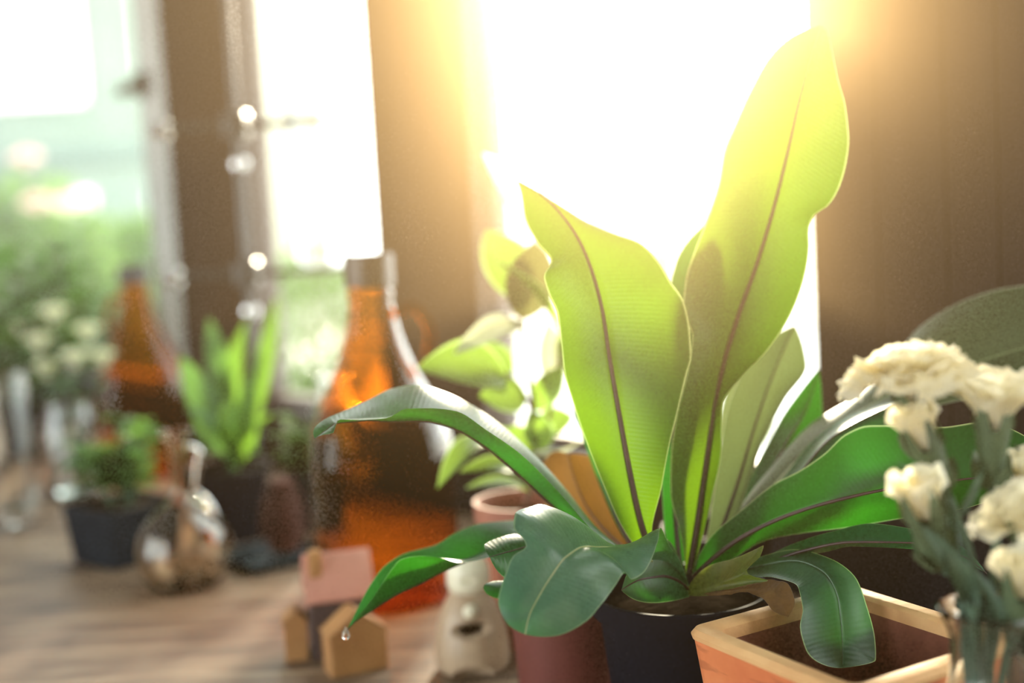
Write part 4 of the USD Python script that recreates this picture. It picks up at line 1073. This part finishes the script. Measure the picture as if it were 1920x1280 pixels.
def facade(name, label, px0, px1, d, zb, zt, m, floors, cols, pane='far_pane', thick=6.0, band=None):
    """a building seen from the front, its windows and bands built"""
    a, b = P(px0, 450, d), P(px1, 450, d)
    a[2] = b[2] = 0
    c = (a + b) / 2
    ex = (b - a); wd = np.linalg.norm(ex); ex /= wd
    th = math.atan2(ex[1], ex[0])
    ey = np.array([-ex[1], ex[0], 0])
    t = Thing(name, (c[0], c[1], GZ), label, 'building')
    put = lambda sx, sy, sz, x, y, z, r=.03: moved(rbox(sx, sy, sz, r, 4), c + ex * x + ey * y + np.array([0, 0, z]), th)
    t.part('wall', put(wd, thick, zt - zb, 0, thick / 2, (zb + zt) / 2), MAT[m], smooth=20)
    t.part('roof', put(wd + .5, thick + .6, .25, 0, thick / 2, zt + .12), MAT['facade_white'], smooth=20)
    fh = (zt - zb) / floors
    for i in range(floors):
        if band:
            t.part('band', put(wd + .06, .10, .22, 0, -.03, zb + fh * (i + .96)), MAT[band], smooth=20)
        for j in range(cols):
            x = (j + .5) / cols * wd - wd / 2
            w_, h_ = wd / cols * .55, fh * .52
            wn = t.part('window', join(put(w_ + .16, .08, .08, x, -.03, zb + fh * (i + .5) + h_ / 2 + .04, .01), put(w_ + .16, .08, .08, x, -.03, zb + fh * (i + .5) - h_ / 2 - .04, .01),
                                       put(.08, .08, h_, x - w_ / 2 - .04, -.03, zb + fh * (i + .5), .01), put(.08, .08, h_, x + w_ / 2 + .04, -.03, zb + fh * (i + .5), .01)), MAT['facade_white'], smooth=20)
            t.part('pane', put(w_, .04, h_, x, -.022, zb + fh * (i + .5), .008), MAT[pane], smooth=20, under=wn)
    return t


facade('apartment_building', 'pale mint building with teal bands beyond the left window', -900, 520, 15, GZ, 5.2, 'facade_mint', 2, 5, band='facade_teal')
facade('garden_house', 'cream house beyond the right window, low and bright', 880, 1900, 14, GZ, 2.7, 'facade_cream', 1, 5)


def shrub(label, base, height, radius, n, leaf, m, seed, lean=(0, 0), category='shrub', trunk=True, stretch=1.0):
    rng = np.random.default_rng(seed)
    t = Thing('shrub', base, label, category, 'shrubs outside the windows')
    vs, fs, k = [], [], 0
    for i in range(n):
        u = rng.normal(size=3); u /= np.linalg.norm(u)
        rr = radius * rng.uniform(.45, 1.0) ** .5
        p = np.asarray(base) + np.array([u[0] * rr, u[1] * rr, height - radius * stretch + u[2] * rr * stretch])
        p[:2] += np.array(lean) * (p[2] - base[2])
        if p[2] < base[2] + .05:
            continue
        dv = u * .6 + rng.normal(size=3) * .5; dv /= np.linalg.norm(dv)
        ln = leaf * rng.uniform(.6, 1.3)
        v, f, _ = ovate(p, p + dv * ln, ln * .5, rng.normal(size=3), .08, .12, n=5, k=1)
        f = vf((v, f))[1]
        vs.append(v); fs.append(f + k); k += len(v)
    t.part('foliage', (np.vstack(vs), np.vstack(fs)), MAT[m], smooth=True, kind='stuff')
    for i in range(4):
        a = i * 1.6 + .3
        b = np.asarray(base) + np.array([.04 * math.cos(a), .04 * math.sin(a), 0])
        e = np.asarray(base) + np.array([radius * .5 * math.cos(a), radius * .5 * math.sin(a), height * .8])
        t.part('branch', tube([b, (b + e) / 2 + np.array([0, 0, .05]), e], [.016, .006], 8, 6), MAT['bark'], smooth=True)
    return t


def bloom(t, centre, r, root, m, seed, label):
    rng = np.random.default_rng(seed)
    Rm = frame_from((0, -.5, 1))
    c = np.asarray(centre)
    top = t.part('bloom', moved(m3.Manifold.sphere(r * .22, 14).scale((1, 1, 1.3)), c - Rm[:, 2] * r * .62), MAT['calyx_green'], smooth=True, label=label)
    for k in range(20):
        q_ = (k + .5) / 20
        pm = petal(r * .12 * (1 - q_), r * (1.35 - .35 * q_), r * (1.15 - .5 * q_), k * 2.39996, math.radians(8) + (1 - q_) * math.radians(82), rng, n=8, k=7, frill=.35)
        t.part('petal', moved(pm, c - Rm[:, 2] * r * .5, rot=Rm), MAT[m], smooth=True, under=top)
    t.part('shoot', tube([c - Rm[:, 2] * r * .7, (c + np.asarray(root)) / 2 + np.array([.02, 0, .01]), root], [.006, .008], 14, 6), MAT['stem_green'], smooth=True)
    for k in range(4):
        p = c * (.8 - .17 * k) + np.asarray(root) * (.2 + .17 * k)
        a = rng.uniform(0, 6.28)
        v, f, _ = ovate(p, p + np.array([math.cos(a) * .11, math.sin(a) * .11, .04]), .06, UPV, .1, .1, n=8, k=2)
        t.part('leaf', (v, f), MAT['garden_leaf_light'], smooth=True)


def G(px, d):
    q_ = P(px, 500, d)
    return np.array([q_[0], q_[1], GZ])


for i, (px, d, top_y, rad, n, leaf, m, lab) in enumerate([
    (60, 5.3, 335, .45, 2400, .09, 'garden_leaf_light', 'light green rose bush with pink flowers outside the left window'),
    (285, 6.7, 400, .45, 2000, .10, 'garden_leaf_light', 'light green shrub outside the left window, next to the left post'),
    (120, 8.0, 390, .55, 2000, .12, 'garden_leaf_light', 'farthest light green shrub outside the left window'),
    (175, 4.5, 560, .22, 1500, .07, 'garden_leaf', 'low dark green shrub right of the rose bush outside'),
    (375, 5.1, 520, .22, 1500, .08, 'garden_leaf', 'small dark green shrub outside behind the left post'),
    (590, 9.5, 470, .6, 900, .13, 'garden_leaf_light', 'pale green shrub outside the middle window')]):
    b = G(px, d)
    hgt = P(px, top_y, d)[2] - GZ
    sh = shrub(lab, b, hgt, rad, n, leaf, m, 60 + i, stretch=max(1.0, hgt / rad * .5))
    if i == 0:
        for q_, (x, y, m2, lab2) in enumerate([(48, 300, 'petal_pink', 'highest pink rose'), (68, 384, 'petal_pink', 'lower pink rose'), (126, 388, 'petal_white', 'white rose')]):
            bloom(sh, P(x, y, d - .5), .062, P(x + 6, y + 150, d - .3), m2, 80 + q_, lab2)

# ------------------------------------------------------------------ added volume that scatters sunlight to imitate lens flare
hz = Thing('flare_haze', W(.6, .4, TABLE), 'added thin warm volume by the windows imitating lens flare', 'flare_haze', kind='structure')
hz.part('air', wbox(-1.05, .42, .006, .80, 1.012, 1.75, .001), MAT['flare_haze'])
